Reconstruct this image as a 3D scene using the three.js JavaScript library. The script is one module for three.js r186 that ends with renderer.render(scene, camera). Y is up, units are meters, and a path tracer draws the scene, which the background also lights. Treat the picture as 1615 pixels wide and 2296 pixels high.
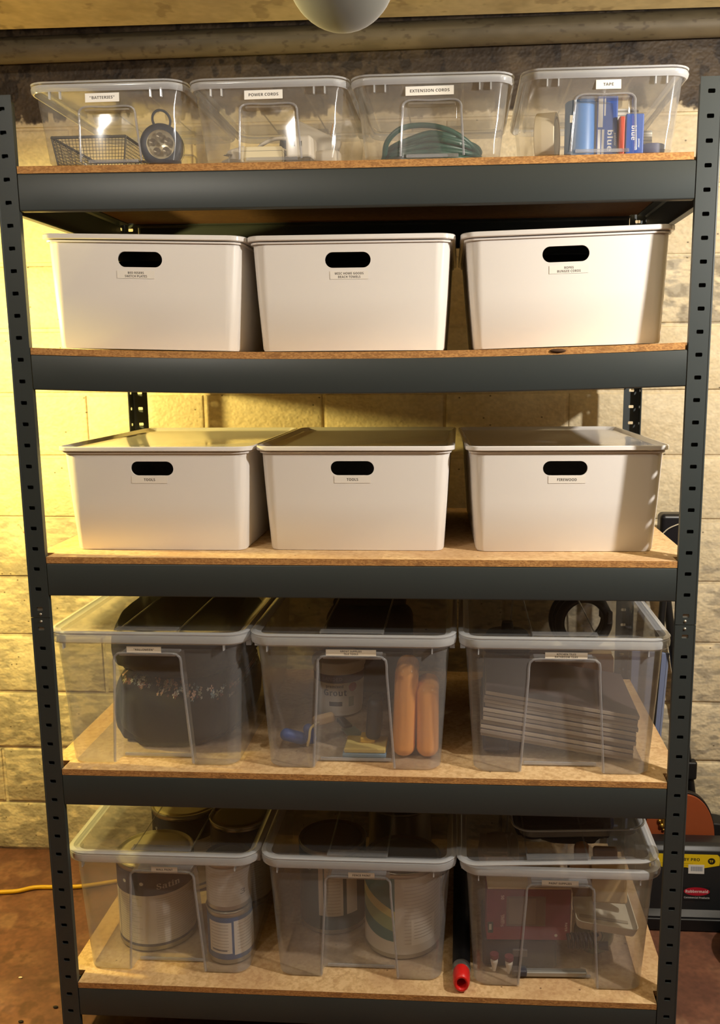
import * as THREE from 'three';
import { RoundedBoxGeometry } from 'three/addons/geometries/RoundedBoxGeometry.js';
import { mergeGeometries, toCreasedNormals, mergeVertices } from 'three/addons/utils/BufferGeometryUtils.js';
import { Brush, Evaluator, SUBTRACTION } from 'three-bvh-csg';

// ------------------------------------------------------------------ camera, lamps, exposure
const W = 1615, H = 2296, FOCAL = 2069.97;
const scene = new THREE.Scene();
scene.background = new THREE.Color(0x000000);
const camera = new THREE.PerspectiveCamera(2 * Math.atan(H / 2 / FOCAL) * 180 / Math.PI, W / H, 0.05, 30);
{
  const ry = new THREE.Matrix4().makeRotationY(0.0663), rx = new THREE.Matrix4().makeRotationX(-0.1754), rz = new THREE.Matrix4().makeRotationZ(-0.0069);
  camera.position.set(0.1885, 1.36, 1.6213);
  camera.quaternion.setFromRotationMatrix(ry.multiply(rx).multiply(rz));
  camera.setViewOffset(W, H, -87.8, -37.1, W, H);
}
const renderer = new THREE.WebGLRenderer({ antialias: true });
renderer.toneMapping = THREE.LinearToneMapping;
renderer.toneMappingExposure = 0.95;
renderer.shadowMap.enabled = true;

const LAMP_RIGHT = { at: [1.20, 1.77, 0.50], color: new THREE.Color(1.0, 0.945, 0.87), power: 6.4, r: 0.028 };
const LAMP_LEFT = { at: [-1.15, 1.42, -0.085], color: new THREE.Color(1.0, 0.79, 0.25), power: 5.2, r: 0.028 };
const LAMP_FILL = { at: [-0.62, 2.030, 1.05], color: new THREE.Color(1.0, 0.945, 0.87), power: 1.55, r: 0.042 };  // added fill light, stands for no known fixture

// ------------------------------------------------------------------ helpers
let seed = 12345;
const rnd = () => { seed = (seed * 1664525 + 1013904223) >>> 0; return seed / 4294967296; };
const rr = (a, b) => a + (b - a) * rnd();
const used = {};
const numbered = n => { used[n] = (used[n] || 0) + 1; return used[n] === 1 ? n : n + '_' + String(used[n] - 1).padStart(3, '0'); };
const V = (x, y, z) => new THREE.Vector3(x, y, z);
function mesh(name, geo, mat, parent) {
  const m = new THREE.Mesh(geo, mat);
  m.name = parent ? name : numbered(name);
  m.castShadow = m.receiveShadow = true;
  (parent || scene).add(m);
  return m;
}
function tag(o, label, category, group) { o.userData.label = label; o.userData.category = category; if (group) o.userData.group = group; return o; }
function thing(name, label, category, [x, y, z] = [0, 0, 0], turn = 0, group) {
  const o = new THREE.Group(); o.name = numbered(name); scene.add(o);
  o.position.set(x, y, z); o.rotation.y = turn;
  return tag(o, label, category, group);
}
function struct(name, geo, mat) { const m = mesh(name, geo, mat); m.name = name; m.userData.kind = 'structure'; return m; }
const at = (g, x, y, z) => g.translate(x, y, z);
const box = (w, h, d, x = 0, y = 0, z = 0) => at(new THREE.BoxGeometry(w, h, d), x, y, z);
const rbox = (w, h, d, r, x = 0, y = 0, z = 0, s = 2) => at(new RoundedBoxGeometry(w, h, d, s, r), x, y, z);
const cyl = (r0, r1, h, n = 32, x = 0, y = 0, z = 0) => at(new THREE.CylinderGeometry(r0, r1, h, n), x, y, z);
const tube = (pts, r, n = 48, k = 8, closed = false) => new THREE.TubeGeometry(new THREE.CatmullRomCurve3(pts.map(p => V(...p)), closed), n, r, k, closed);
const lathe = (pts, n = 40) => new THREE.LatheGeometry(pts.map(p => new THREE.Vector2(...p)), n);
const merge = gs => mergeGeometries(gs.map(g => { const q = g.index ? g.toNonIndexed() : g; for (const k of Object.keys(q.attributes)) if (!['position', 'normal', 'uv'].includes(k)) q.deleteAttribute(k); return q; }));
const crease = (g, a = 0.7) => toCreasedNormals(g, a);
function planarUV(g, fn) {
  const p = g.attributes.position, uv = new Float32Array(p.count * 2);
  for (let i = 0; i < p.count; i++) { const r = fn(p.getX(i), p.getY(i), p.getZ(i)); uv[2 * i] = r[0]; uv[2 * i + 1] = r[1]; }
  g.setAttribute('uv', new THREE.BufferAttribute(uv, 2));
  return g;
}
// outline of a rounded rectangle in x,z with an optional notch in the front (+z) and back; every outline has the same count
const CS = 6;
function outline(w, d, r, nw = 0, nd = 0, y = 0) {
  const P = [], b = 0.006, k = Math.min(1, nd / b), e = b * k;
  const side = s => { // s = 1 front, left to right; -1 back, right to left
    const n = nw / 2, f = d / 2;
    const arc = (cx, cz, a0, a1) => { for (let i = 0; i <= 3; i++) { const a = a0 + (a1 - a0) * i / 3; P.push(V(s * (cx + e * Math.cos(a)), y, s * (cz + e * Math.sin(a)))); } };
    arc(-n - e, f - e, Math.PI / 2, 0);
    arc(-n + e, f - nd + e, Math.PI, Math.PI * 1.5);
    arc(n - e, f - nd + e, -Math.PI / 2, 0);
    arc(n + e, f - e, Math.PI, Math.PI / 2);
  };
  const corner = (sx, sz, a0) => { for (let i = 0; i <= CS; i++) { const a = a0 + Math.PI / 2 * i / CS; P.push(V(sx * (w / 2 - r) + r * Math.sin(a), y, sz * (d / 2 - r) + r * Math.cos(a))); } };
  side(1); corner(1, 1, 0); corner(1, -1, Math.PI / 2); side(-1); corner(-1, -1, Math.PI); corner(-1, 1, Math.PI * 1.5);
  return P;
}
function plainOutline(w, d, r, y, seg = CS) {
  const P = [];
  const corner = (sx, sz, a0) => { for (let i = 0; i <= seg; i++) { const a = a0 + Math.PI / 2 * i / seg; P.push(V(sx * (w / 2 - r) + r * Math.sin(a), y, sz * (d / 2 - r) + r * Math.cos(a))); } };
  corner(1, 1, 0); corner(1, -1, Math.PI / 2); corner(-1, -1, Math.PI); corner(-1, 1, Math.PI * 1.5);
  return P;
}
function loft(sections, { cap0 = false, cap1 = false, loop = false } = {}) {
  const pos = [], n = sections[0].length;
  const tri = (a, b, c) => pos.push(a.x, a.y, a.z, b.x, b.y, b.z, c.x, c.y, c.z);
  const m = sections.length;
  for (let s = 0; s < (loop ? m : m - 1); s++) {
    const A = sections[s], B = sections[(s + 1) % m];
    for (let i = 0; i < n; i++) { const j = (i + 1) % n; tri(A[i], A[j], B[j]); tri(A[i], B[j], B[i]); }
  }
  const cap = (S, up) => {
    const f = THREE.ShapeUtils.triangulateShape(S.map(p => new THREE.Vector2(p.x, p.z)), []);
    for (const [a, b, c] of f) {
      const A = S[a], B = S[b], C = S[c];
      const ny = (B.z - A.z) * (C.x - A.x) - (B.x - A.x) * (C.z - A.z);
      if ((ny > 0) === up) tri(A, B, C); else tri(A, C, B);
    }
  };
  if (cap0) cap(sections[0], false);
  if (cap1) cap(sections[m - 1], true);
  const g = new THREE.BufferGeometry();
  g.setAttribute('position', new THREE.Float32BufferAttribute(pos, 3));
  g.setAttribute('uv', new THREE.Float32BufferAttribute(new Float32Array(pos.length / 3 * 2), 2));
  g.computeVertexNormals();
  return crease(g, 0.6);
}

// ------------------------------------------------------------------ noise and textures
function hash(x, y, s) { let h = (x * 374761393 + y * 668265263 + s * 1442695041) | 0; h = Math.imul(h ^ (h >>> 13), 1274126177); h ^= h >>> 16; return (h >>> 0) / 4294967296; }
function vnoise(x, y, s) {
  const xi = Math.floor(x), yi = Math.floor(y); let fx = x - xi, fy = y - yi; fx = fx * fx * (3 - 2 * fx); fy = fy * fy * (3 - 2 * fy);
  const a = hash(xi, yi, s), b = hash(xi + 1, yi, s), c = hash(xi, yi + 1, s), d = hash(xi + 1, yi + 1, s);
  return a + (b - a) * fx + (c - a) * fy + (a - b - c + d) * fx * fy;
}
function fbm(x, y, s, o = 4) { let v = 0, a = 0.5, t = 0; for (let i = 0; i < o; i++) { v += a * vnoise(x, y, s + i * 17); t += a; a *= 0.5; x = x * 2.03 + 7.1; y = y * 2.03 + 3.7; } return v / t; }
const sst = (a, b, x) => { const t = Math.min(1, Math.max(0, (x - a) / (b - a))); return t * t * (3 - 2 * t); };
const mix3 = (a, b, t) => [a[0] + (b[0] - a[0]) * t, a[1] + (b[1] - a[1]) * t, a[2] + (b[2] - a[2]) * t];
function dataTex(w, h, fn, srgb = true, repeat = false) {
  const d = new Uint8Array(w * h * 4);
  for (let j = 0; j < h; j++) for (let i = 0; i < w; i++) {
    const c = fn((i + 0.5) / w, (j + 0.5) / h), k = 4 * (j * w + i);
    if (typeof c === 'number') { d[k] = d[k + 1] = d[k + 2] = Math.max(0, Math.min(255, c * 255)); } else { for (let q = 0; q < 3; q++) d[k + q] = Math.max(0, Math.min(255, c[q])); }
    d[k + 3] = 255;
  }
  const t = new THREE.DataTexture(d, w, h, THREE.RGBAFormat);
  t.magFilter = THREE.LinearFilter; t.minFilter = THREE.LinearMipmapLinearFilter; t.generateMipmaps = true;
  if (srgb) t.colorSpace = THREE.SRGBColorSpace;
  if (repeat) t.wrapS = t.wrapT = THREE.RepeatWrapping;
  t.needsUpdate = true;
  return t;
}
function canvasTex(w, h, draw) {
  const c = document.createElement('canvas'); c.width = w; c.height = h;
  draw(c.getContext('2d'), w, h);
  const t = new THREE.CanvasTexture(c); t.colorSpace = THREE.SRGBColorSpace; t.anisotropy = 8;
  return t;
}
const std = (color, roughness = 0.7, metalness = 0, extra = {}) => new THREE.MeshStandardMaterial({ color, roughness, metalness, ...extra });
const phys = (color, roughness, extra) => new THREE.MeshPhysicalMaterial({ color, roughness, ...extra });

// ------------------------------------------------------------------ dimensions of the place
const WALL_Z = -0.747, COURSE = 0.1636, COURSE0 = -0.018, BLOCK = 0.31, BLOCK0 = -0.781;
const RX = 0.61, RD = 0.61, PW = 0.036, PT = 0.002;      // rack half width, depth, post flange and steel
const TOPS = [1.6881, 1.3827, 1.0035, 0.5867, 0.1300], BH = 0.062, BT = 0.012;
const deck = TOPS.map(t => t + BT);
const SAG = (i, x) => (i === 1 ? -0.0115 * (1 - (x / 0.574) ** 2) : i === 0 ? -0.002 * (1 - (x / 0.574) ** 2) : 0);

// ------------------------------------------------------------------ materials of the place
const WX0 = -1.4, WX1 = 1.3, WY1 = 2.4;
const CREAM = [226, 209, 172];
const wallTex = dataTex(2048, 1820, (u, v) => {
  const x = WX0 + u * (WX1 - WX0), y = v * WY1;
  const row = Math.floor((y - COURSE0) / COURSE), off = row % 2 ? 0 : BLOCK / 2;
  const col = Math.floor((x - BLOCK0 + off) / BLOCK), b = hash(col, row, 5);
  const n1 = fbm(x * 9, y * 12, 1), n2 = fbm(x * 38, y * 55, 2), n3 = fbm(x * 130, y * 170, 3, 2), ns = fbm(x * 30, y * 95, 9, 3);
  let c = mix3(CREAM, [212, 192, 150], sst(0.35, 0.75, n1) * 0.55);
  c = mix3(c, [236, 222, 190], sst(0.5, 0.8, n2) * 0.35);
  // paint worn through to the concrete, block by block, low on the wall and on one patch at the right
  const low = row <= 3 ? 0.20 : row === 4 ? 0.12 : row === 5 ? 0.02 : -0.6;
  const patch = x > 0.5 && x < 0.86 && row === 9 ? 0.86 : 0;
  const amount = low + patch + (b - 0.5) * 0.22;
  const wear = sst(0.54, 0.70, 0.30 * n1 + 0.30 * n2 + 0.40 * ns + amount * 0.55) * (0.55 + 0.45 * n3);
  const bare = mix3([154, 145, 126], [112, 103, 86], sst(0.35, 0.7, fbm(x * 60, y * 80, 12, 3)));
  c = mix3(c, bare, wear * 0.8);
  c = mix3(c, [188, 174, 148], sst(0.50, 0.7, ns * 0.6 + n1 * 0.4 + (row <= 5 ? 0.08 : -0.3)) * 0.5);
  // pin holes
  const hx = Math.floor(x * 55), hy = Math.floor(y * 55);
  if (hash(hx, hy, 40) > 0.975) { const px = (hx + 0.2 + 0.6 * hash(hx, hy, 41)) / 55, py = (hy + 0.2 + 0.6 * hash(hx, hy, 42)) / 55, q = Math.hypot((x - px) * 0.7, y - py); c = mix3(c, [70, 58, 40], (1 - sst(0.0008, 0.0022, q)) * 0.8); }
  // a few red crayon strokes on the left
  const red = Math.min(Math.abs((y - 0.925) - 0.9 * -(x + 0.975) + 0.004 * Math.sin(x * 300)) + (x > -0.995 && x < -0.955 ? 0 : 1), Math.abs((y - 0.915) - 0.6 * (x + 0.962)) + (x > -0.972 && x < -0.95 ? 0 : 1));
  c = mix3(c, [196, 84, 62], (1 - sst(0.001, 0.0045, red)) * 0.65 * sst(0.35, 0.6, n3));
  // bare dark concrete above the ragged edge of the paint
  const edge = 1.958 + 0.022 * (fbm(x * 14, 3, 21, 3) - 0.5) + 0.02 * sst(0.6, 0.75, fbm(x * 40, y * 8, 22, 2));
  const raw = sst(edge - 0.006, edge + 0.006, y + (n3 - 0.5) * 0.012);
  let d = mix3([86, 71, 52], [66, 53, 38], sst(0.3, 0.62, fbm(x * 16, y * 20, 31)));
  d = mix3(d, [40, 31, 22], sst(0.58, 0.68, fbm(x * 34, y * 30, 33)) * 0.7);
  d = mix3(d, [108, 90, 66], sst(0.62, 0.75, fbm(x * 45, y * 40, 35)) * 0.4);
  c = mix3(c, d, raw);
  const g = 1 + (n3 - 0.5) * 0.12;
  return [c[0] * g, c[1] * g, c[2] * g];
});
const wallBump = dataTex(1024, 910, (u, v) => { const x = WX0 + u * (WX1 - WX0), y = v * WY1; return 0.55 * fbm(x * 55, y * 90, 51, 4) + 0.45 * fbm(x * 220, y * 300, 52, 2); }, false);
wallTex.wrapS = wallBump.wrapS = THREE.RepeatWrapping;
const wallMat = std(0xffffff, 0.62, 0, { map: wallTex, bumpMap: wallBump, bumpScale: 0.0035 });
const wallUV = g => planarUV(g, (x, y) => [(x - WX0) / (WX1 - WX0), y / WY1]);
const floorTex = dataTex(1024, 1024, (u, v) => {
  const x = u * 2.4, y = v * 2.4;
  let c = mix3([118, 76, 56], [98, 62, 48], sst(0.3, 0.7, fbm(x * 6, y * 6, 61)));
  c = mix3(c, [142, 104, 78], sst(0.55, 0.75, fbm(x * 14, y * 22, 62)) * 0.4);
  c = mix3(c, [166, 132, 100], sst(0.66, 0.76, fbm(x * 9, y * 9, 66)) * 0.4);
  c = mix3(c, [74, 44, 28], sst(0.62, 0.74, fbm(x * 24, y * 24, 63)) * 0.5);
  const g = 1 + (fbm(x * 120, y * 120, 64, 2) - 0.5) * 0.25;
  return [c[0] * g, c[1] * g, c[2] * g];
}, true, true);
const floorBump = dataTex(512, 512, (u, v) => fbm(u * 60, v * 60, 71, 4), false, true);
const floorMat = std(0xffffff, 0.6, 0, { map: floorTex, bumpMap: floorBump, bumpScale: 0.002 });
const concreteTex = dataTex(512, 512, (u, v) => { const n = fbm(u * 18, v * 18, 81), m = fbm(u * 90, v * 90, 82, 2); let c = mix3([196, 177, 128], [178, 159, 112], sst(0.4, 0.75, n)); c = mix3(c, [120, 100, 66], sst(0.68, 0.76, fbm(u * 26, v * 26, 83)) * 0.35); const g = 1 + (m - 0.5) * 0.1; return [c[0] * g, c[1] * g, c[2] * g]; }, true, true);
const ceilMat = std(0xffffff, 0.75, 0, { map: concreteTex });
const roomMat = std(0x6f6655, 0.85);
const rawWood = std(0x5a4630, 0.85);
const chipTex = dataTex(1024, 512, (u, v) => {
  const x = u * 1.22, y = v * 0.61;
  const n = fbm(x * 160, y * 160, 91, 3), m = fbm(x * 420, y * 420, 92, 2), l = fbm(x * 7, y * 9, 93);
  let c = mix3([220, 188, 140], [204, 168, 120], sst(0.35, 0.65, n));
  c = mix3(c, [226, 196, 146], sst(0.6, 0.75, m) * 0.6);
  c = mix3(c, [150, 108, 66], sst(0.62, 0.72, fbm(x * 90, y * 90, 94, 3)) * 0.22);
  c = mix3(c, [172, 130, 92], sst(0.45, 0.7, l) * 0.35);
  const hx = Math.floor(x * 26), hy = Math.floor(y * 26);
  if (hash(hx, hy, 95) > 0.965) { const q = Math.hypot(x - (hx + 0.5) / 26, y - (hy + 0.5) / 26); c = mix3(c, [82, 54, 30], (1 - sst(0.0012, 0.0032, q + 0.001 * m)) * 0.8); }
  return c;
}, true, true);
const edgeTex = dataTex(1024, 32, (u, v) => { const n = fbm(u * 420, v * 8, 96, 3), m = fbm(u * 60, v * 2, 97, 3); let c = mix3([186, 138, 80], [158, 110, 60], sst(0.3, 0.7, n)); c = mix3(c, [206, 154, 88], sst(0.55, 0.75, fbm(u * 300, v * 6, 98, 2)) * 0.6); c = mix3(c, [120, 82, 44], sst(0.64, 0.78, m) * 0.4); return c; }, true, true);
const boardUnder = std(0x7a6038, 0.85, 0, { map: chipTex });  // same chip map tinted darker, shade under the boards put into the colour
const boardTop = std(0xffffff, 0.7, 0, { map: chipTex }), boardEdge = std(0xffffff, 0.85, 0, { map: edgeTex, bumpMap: edgeTex, bumpScale: 0.0012 });
const steel = std(0x343a3a, 0.45, 0.05), zinc = std(0xb9b7ac, 0.35, 0.8);
const clearPP = phys(0xf6f4f0, 0.10, { transmission: 0.90, thickness: 0, ior: 1.5, side: THREE.DoubleSide });
const hazyPP = phys(0xf0f0f0, 0.15, { transmission: 0.87, thickness: 0, ior: 1.5, side: THREE.DoubleSide });
const lidPP = phys(0xe4e4e4, 0.14, { transmission: 0.90, thickness: 0, ior: 1.5, side: THREE.DoubleSide });
const rimPP = phys(0xe6e8ea, 0.18, { transmission: 0.58, thickness: 0, ior: 1.5, side: THREE.DoubleSide });
const edgePP = phys(0xe4e4e6, 0.12, { transmission: 0.78, thickness: 0, ior: 1.5, side: THREE.DoubleSide });
const whitePlastic = phys(0xe6e1db, 0.42, { clearcoat: 0.25, clearcoatRoughness: 0.3 });
const whiteLid = phys(0xe6e1db, 0.16, { clearcoat: 0.6, clearcoatRoughness: 0.08 });

// ------------------------------------------------------------------ the room
{
  // floor
  const fl = planarUV(box(5.4, 0.12, 5.4, 0.1, -0.06, 1.75), (x, y, z) => [x / 2.4, z / 2.4]);
  struct('floor', fl, floorMat);
  // back wall: mortar bed with each block as a piece of its own
  const wall = struct('wall_back', wallUV(box(5.4, 2.5, 0.2, 0.1, 1.25, WALL_Z - 0.106)), wallMat);
  const blockGeo = (x0, x1, y0, y1) => {
    const g = 0.0042, c = 0.0055, z1 = WALL_Z, z0 = WALL_Z - 0.02;
    const R = (a, z) => [V(x0 + a, y0 + a, z), V(x1 - a, y0 + a, z), V(x1 - a, y1 - a, z), V(x0 + a, y1 - a, z)];
    const pos = [], S = [R(g, z0), R(g, z1 - 0.004), R(g + c * 0.4, z1 - 0.0012), R(g + c, z1)];
    const tri = (a, b, d) => pos.push(a.x, a.y, a.z, b.x, b.y, b.z, d.x, d.y, d.z);
    for (let s = 0; s < 3; s++) for (let i = 0; i < 4; i++) { const j = (i + 1) % 4; tri(S[s][i], S[s][j], S[s + 1][j]); tri(S[s][i], S[s + 1][j], S[s + 1][i]); }
    tri(S[3][0], S[3][1], S[3][2]); tri(S[3][0], S[3][2], S[3][3]);
    const q = new THREE.BufferGeometry(); q.setAttribute('position', new THREE.Float32BufferAttribute(pos, 3)); q.computeVertexNormals();
    return wallUV(crease(q, 0.9));
  };
  for (let row = 0; row <= 11; row++) for (let k = -6; k <= 11; k++) {
    const off = row % 2 ? 0 : BLOCK / 2, x0 = BLOCK0 - off + k * BLOCK, x1 = x0 + BLOCK;
    if (x1 < -2.3 || x0 > 2.5) continue;
    const b = mesh('block', blockGeo(Math.max(x0, -2.4), Math.min(x1, 2.6), Math.max(0.001, COURSE0 + row * COURSE), COURSE0 + (row + 1) * COURSE), wallMat, wall);
    const t = rr(-0.0016, 0.0010); b.position.z = t;
  }
  // poured concrete band over the blocks
  mesh('concrete_band', wallUV(box(5.0, 0.42, 0.02, 0.1, COURSE0 + 12 * COURSE + 0.212, WALL_Z - 0.009)), wallMat, wall);
  struct('wall_left', box(0.2, 2.5, 5.4, -2.5, 1.25, 1.75), roomMat);
  struct('wall_right', box(0.2, 2.5, 5.4, 2.7, 1.25, 1.75), roomMat);
  struct('wall_front', box(5.4, 2.5, 0.2, 0.1, 1.25, 4.35), roomMat);
  // boxed ceiling whose back edge stops short of the wall, dark joist space above
  const ce = planarUV(box(5.0, 0.05, 4.84, 0.1, 2.135, 1.86), (x, y, z) => [x / 1.3, z / 1.3]);
  struct('ceiling', ce, ceilMat);
  struct('ceiling_subfloor', box(5.4, 0.08, 5.4, 0.1, 2.46, 1.75), rawWood);
  const pipeTex = dataTex(128, 1024, (u, v) => { const n = fbm(u * 6, v * 60, 101), m = fbm(u * 14, v * 260, 102, 3); let c = mix3([108, 95, 70], [96, 84, 60], sst(0.35, 0.7, n)); c = mix3(c, [60, 48, 32], sst(0.66, 0.76, m) * 0.45); return c; });
  const pipe = new THREE.CylinderGeometry(0.029, 0.029, 4.6, 28); pipe.rotateZ(Math.PI / 2 + 0.008);
  const pp = mesh('water_pipe', at(pipe, 0.05, 2.108, -0.668), std(0xffffff, 0.6, 0.1, { map: pipeTex }));
  tag(pp, 'dusty old pipe running level along the top of the back wall', 'pipe');
}

// ------------------------------------------------------------------ lamps
function bulbLamp(name, L, label, hangTo, shade) {
  const t = thing(name, label, 'lamp', L.at);
  mesh('bulb', new THREE.SphereGeometry(L.r, 24, 16), new THREE.MeshStandardMaterial({ color: 0xffffff, emissive: L.color, emissiveIntensity: 20, roughness: 0.4 }), t);
  mesh('socket', cyl(0.018, 0.022, Math.min(0.05, 2.11 - L.at[1] - L.r + 0.002), 24, 0, L.r + Math.min(0.05, 2.11 - L.at[1] - L.r + 0.002) / 2 - 0.003, 0), std(0xd8d2c4, 0.5), t);
  if (hangTo && hangTo - L.at[1] - L.r - 0.045 > 0.01) mesh('stem', cyl(0.006, 0.006, hangTo - L.at[1] - L.r - 0.045, 12, 0, (hangTo - L.at[1] + L.r + 0.045) / 2, 0), std(0x333333, 0.5), t);
  if (shade) mesh('shade', crease(lathe([[0.030, 0.098], [0.060, 0.096], [0.110, 0.086], [0.140, 0.078], [0.141, 0.080], [0.110, 0.089], [0.060, 0.100], [0.030, 0.103], [0.022, 0.103]], 48), 0.6), std(0xd8d4c8, 0.5), t);
  const p = new THREE.PointLight(L.color, L.power, 0, 2);
  p.castShadow = true; p.shadow.radius = L.r / 0.02; p.shadow.mapSize.set(1024, 1024); p.shadow.camera.near = 0.06;
  t.add(p);
  return t;
}
bulbLamp('ceiling_lamp', LAMP_RIGHT, 'bare white bulb hanging from the ceiling right of the shelving rack', 2.11);
bulbLamp('ceiling_lamp', LAMP_FILL, 'added round fill bulb under the ceiling left of the camera', 2.11);
bulbLamp('ceiling_lamp', LAMP_LEFT, 'yellow bulb under a flat dish shade left of the shelving rack', 2.11, true);
{
  const t = thing('globe_lamp', 'unlit frosted round glass globe hanging from the ceiling above the rack', 'lamp', [0.029, 0, 0.30]);
  const frost = phys(0x8c8c84, 0.75, { transmission: 0.5, thickness: 0, ior: 1.45, side: THREE.DoubleSide });
  mesh('globe', at(new THREE.SphereGeometry(0.073, 40, 28), 0, 1.873, 0), frost, t);
  mesh('socket', lathe([[0, 1.936], [0.03, 1.936], [0.036, 1.95], [0.036, 1.985], [0.05, 2.0], [0.055, 2.11], [0, 2.11]], 32), std(0xdad5c8, 0.5), t);
}

// ------------------------------------------------------------------ shelving rack
{
  const t = thing('shelving_rack', 'tall five tier dark grey steel rack with particle board shelves against the block wall', 'shelving rack');
  const flange = (y0, y1) => {
    const s = new THREE.Shape(); s.moveTo(0, y0); s.lineTo(PW, y0); s.lineTo(PW, y1); s.lineTo(0, y1); s.closePath();
    for (let k = Math.ceil((y0 + 0.008) / 0.0381); ; k++) {
      const y = k * 0.0381 + 0.002; if (y > y1 - 0.008) break;
      const p = new THREE.Path(), c = 0.018, a = 0.0058, b = 0.0034, q = 0.0012;
      p.moveTo(c - a + q, y - b); p.lineTo(c - a, y - b + q); p.lineTo(c - a, y + b - q); p.lineTo(c - a + q, y + b); p.lineTo(c + a - q, y + b); p.lineTo(c + a, y + b - q); p.lineTo(c + a, y - b + q); p.lineTo(c + a - q, y - b); p.closePath();
      s.holes.push(p);
    }
    return new THREE.ExtrudeGeometry(s, { depth: PT, bevelEnabled: false, curveSegments: 4 });
  };
  const L = (y0, y1) => { // outer corner at the origin, flanges towards +x and -z
    const a = flange(y0, y1); a.translate(0, 0, -PT);
    const b = flange(y0, y1); b.rotateY(Math.PI / 2); b.translate(0, 0, 0);
    const bend = cyl(0.0022, 0.0022, y1 - y0, 10, 0.0015, (y0 + y1) / 2, -0.0015);
    return merge([a, b, bend]);
  };
  const lower = L(0, 0.899), upper = L(0.9005, 1.815);
  for (const sx of [-1, 1]) for (const sz of [1, -1]) for (const g of [lower, upper]) {
    const m = mesh('post', g, steel, t);
    m.position.set(sx * RX, 0, sz > 0 ? 0 : -RD); m.scale.set(-sx, 1, sz);
  }
  for (const sx of [-1, 1]) {
    mesh('splice_plate', merge([box(0.028, 0.075, 0.002, sx * (RX - 0.019), 0.9, -0.0035)]), zinc, t);
    for (const y of [0.8925, 0.9065]) mesh('rivet', at(new THREE.SphereGeometry(0.0028, 10, 8), sx * (RX - 0.019), y, -0.0005), zinc, t);
    mesh('slot_backing', merge([box(0.031, 1.80, 0.0015, sx * (RX - 0.0195), 0.905, -0.0115), box(0.0015, 1.80, 0.010, sx * (RX - PW + 0.0008), 0.905, -0.0065)]), steel, t);  // strip added behind the slots so the holes show dark
    mesh('foot_plate', rbox(0.05, 0.004, 0.05, 0.001, sx * (RX - 0.02), 0.002, -0.02), steel, t);
  }
  // long beams: front face with rolled edges, a ledge under the board
  const prof = (() => { const s = new THREE.Shape(); const h = BH, r = 0.004;
    s.moveTo(0, -h + r); s.quadraticCurveTo(0, -h, -r, -h); s.lineTo(-0.016, -h); s.lineTo(-0.016, -h + 0.002); s.lineTo(-0.005, -h + 0.002); s.lineTo(-0.0025, -h + 0.005); s.lineTo(-0.0025, -0.006); s.lineTo(-0.006, -0.0025); s.lineTo(-0.024, -0.0025); s.lineTo(-0.024, 0); s.lineTo(-r, 0); s.quadraticCurveTo(0, 0, 0, -r); s.closePath(); return s; })();
  const beamGeo = len => { // along x, centred, face towards +z
    const g = new THREE.ExtrudeGeometry(prof, { depth: len, steps: 24, bevelEnabled: false, curveSegments: 5 });
    g.rotateY(-Math.PI / 2); g.scale(1, 1, 1); g.translate(len / 2, 0, 0);
    return crease(g, 0.6);
  };
  const LB = 2 * (RX - PW) - 0.003, LS = RD - 2 * PW;
  TOPS.forEach((T, i) => {
    for (const back of [0, 1]) {
      const g = beamGeo(LB);
      const p = g.attributes.position;
      // prof x axis points away from the shelf; after the turn it is z
      for (let k = 0; k < p.count; k++) p.setY(k, p.getY(k) + SAG(i, p.getX(k)) * 0.85);
      if (back) g.rotateY(Math.PI);
      mesh('beam', at(g, 0, T, back ? -RD + 0.001 : -0.001), steel, t);
    }
    for (const sx of [-1, 1]) { const g = beamGeo(LS); g.rotateY(sx * Math.PI / 2); mesh('beam', at(g, sx * (RX - 0.003), T, -RD / 2), steel, t); }
    // board with its corners cut out round the posts
    const N = 0.573, c = PW + 0.003, D = RD - 0.002, NL = N - (i < 2 ? 0.004 : 0);
    const mid = new THREE.BoxGeometry(N + NL, BT, D, 48, 1, 1); mid.translate((NL - N) / 2, BT / 2, -D / 2);
    const wing = sx => { const x0 = sx > 0 ? NL : -N, x1 = sx * (RX - 0.004); return box(Math.abs(x1 - x0), BT, D - 2 * c, (x0 + x1) / 2, BT / 2, -D / 2); };
    const top = [], edge = [], under = [];
    for (const q of [mid, wing(-1), wing(1)]) {
      const g = q.toNonIndexed(), p = g.attributes.position, uv = g.attributes.uv, n = g.attributes.normal;
      for (let k = 0; k < p.count; k++) {
        const flat = Math.abs(n.getY(k)) > 0.5, x = p.getX(k), z = p.getZ(k);
        uv.setXY(k, flat ? (x + 0.61) / 1.22 + i * 0.23 : x / 1.22 + 0.5 + z * 0.3 + i * 0.31, flat ? -z / 0.61 + i * 0.37 : p.getY(k) / BT);
        p.setY(k, p.getY(k) + SAG(i, x));
      }
      for (let k = 0; k < p.count; k += 3) (n.getY(k) > 0.5 ? top : n.getY(k) < -0.5 ? under : edge).push([g, k]);
    }
    const pick = L => { const g = new THREE.BufferGeometry(); for (const [a, w] of [['position', 3], ['normal', 3], ['uv', 2]]) { const d = []; for (const [q, k] of L) for (let v = 0; v < 3; v++) for (let u = 0; u < w; u++) d.push(q.attributes[a].array[(k + v) * w + u]); g.setAttribute(a, new THREE.Float32BufferAttribute(d, w)); } return g; };
    const g = mergeGeometries([pick(top), pick(edge), pick(under)], true);
    mesh('shelf_board', at(g, 0, T, -0.001), [boardTop, boardEdge, boardUnder], t);
  });
  // splintered dent in the front edge of the second board
  const dent = new THREE.IcosahedronGeometry(0.012, 1); dent.scale(1.2, 0.3, 0.35);
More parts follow.
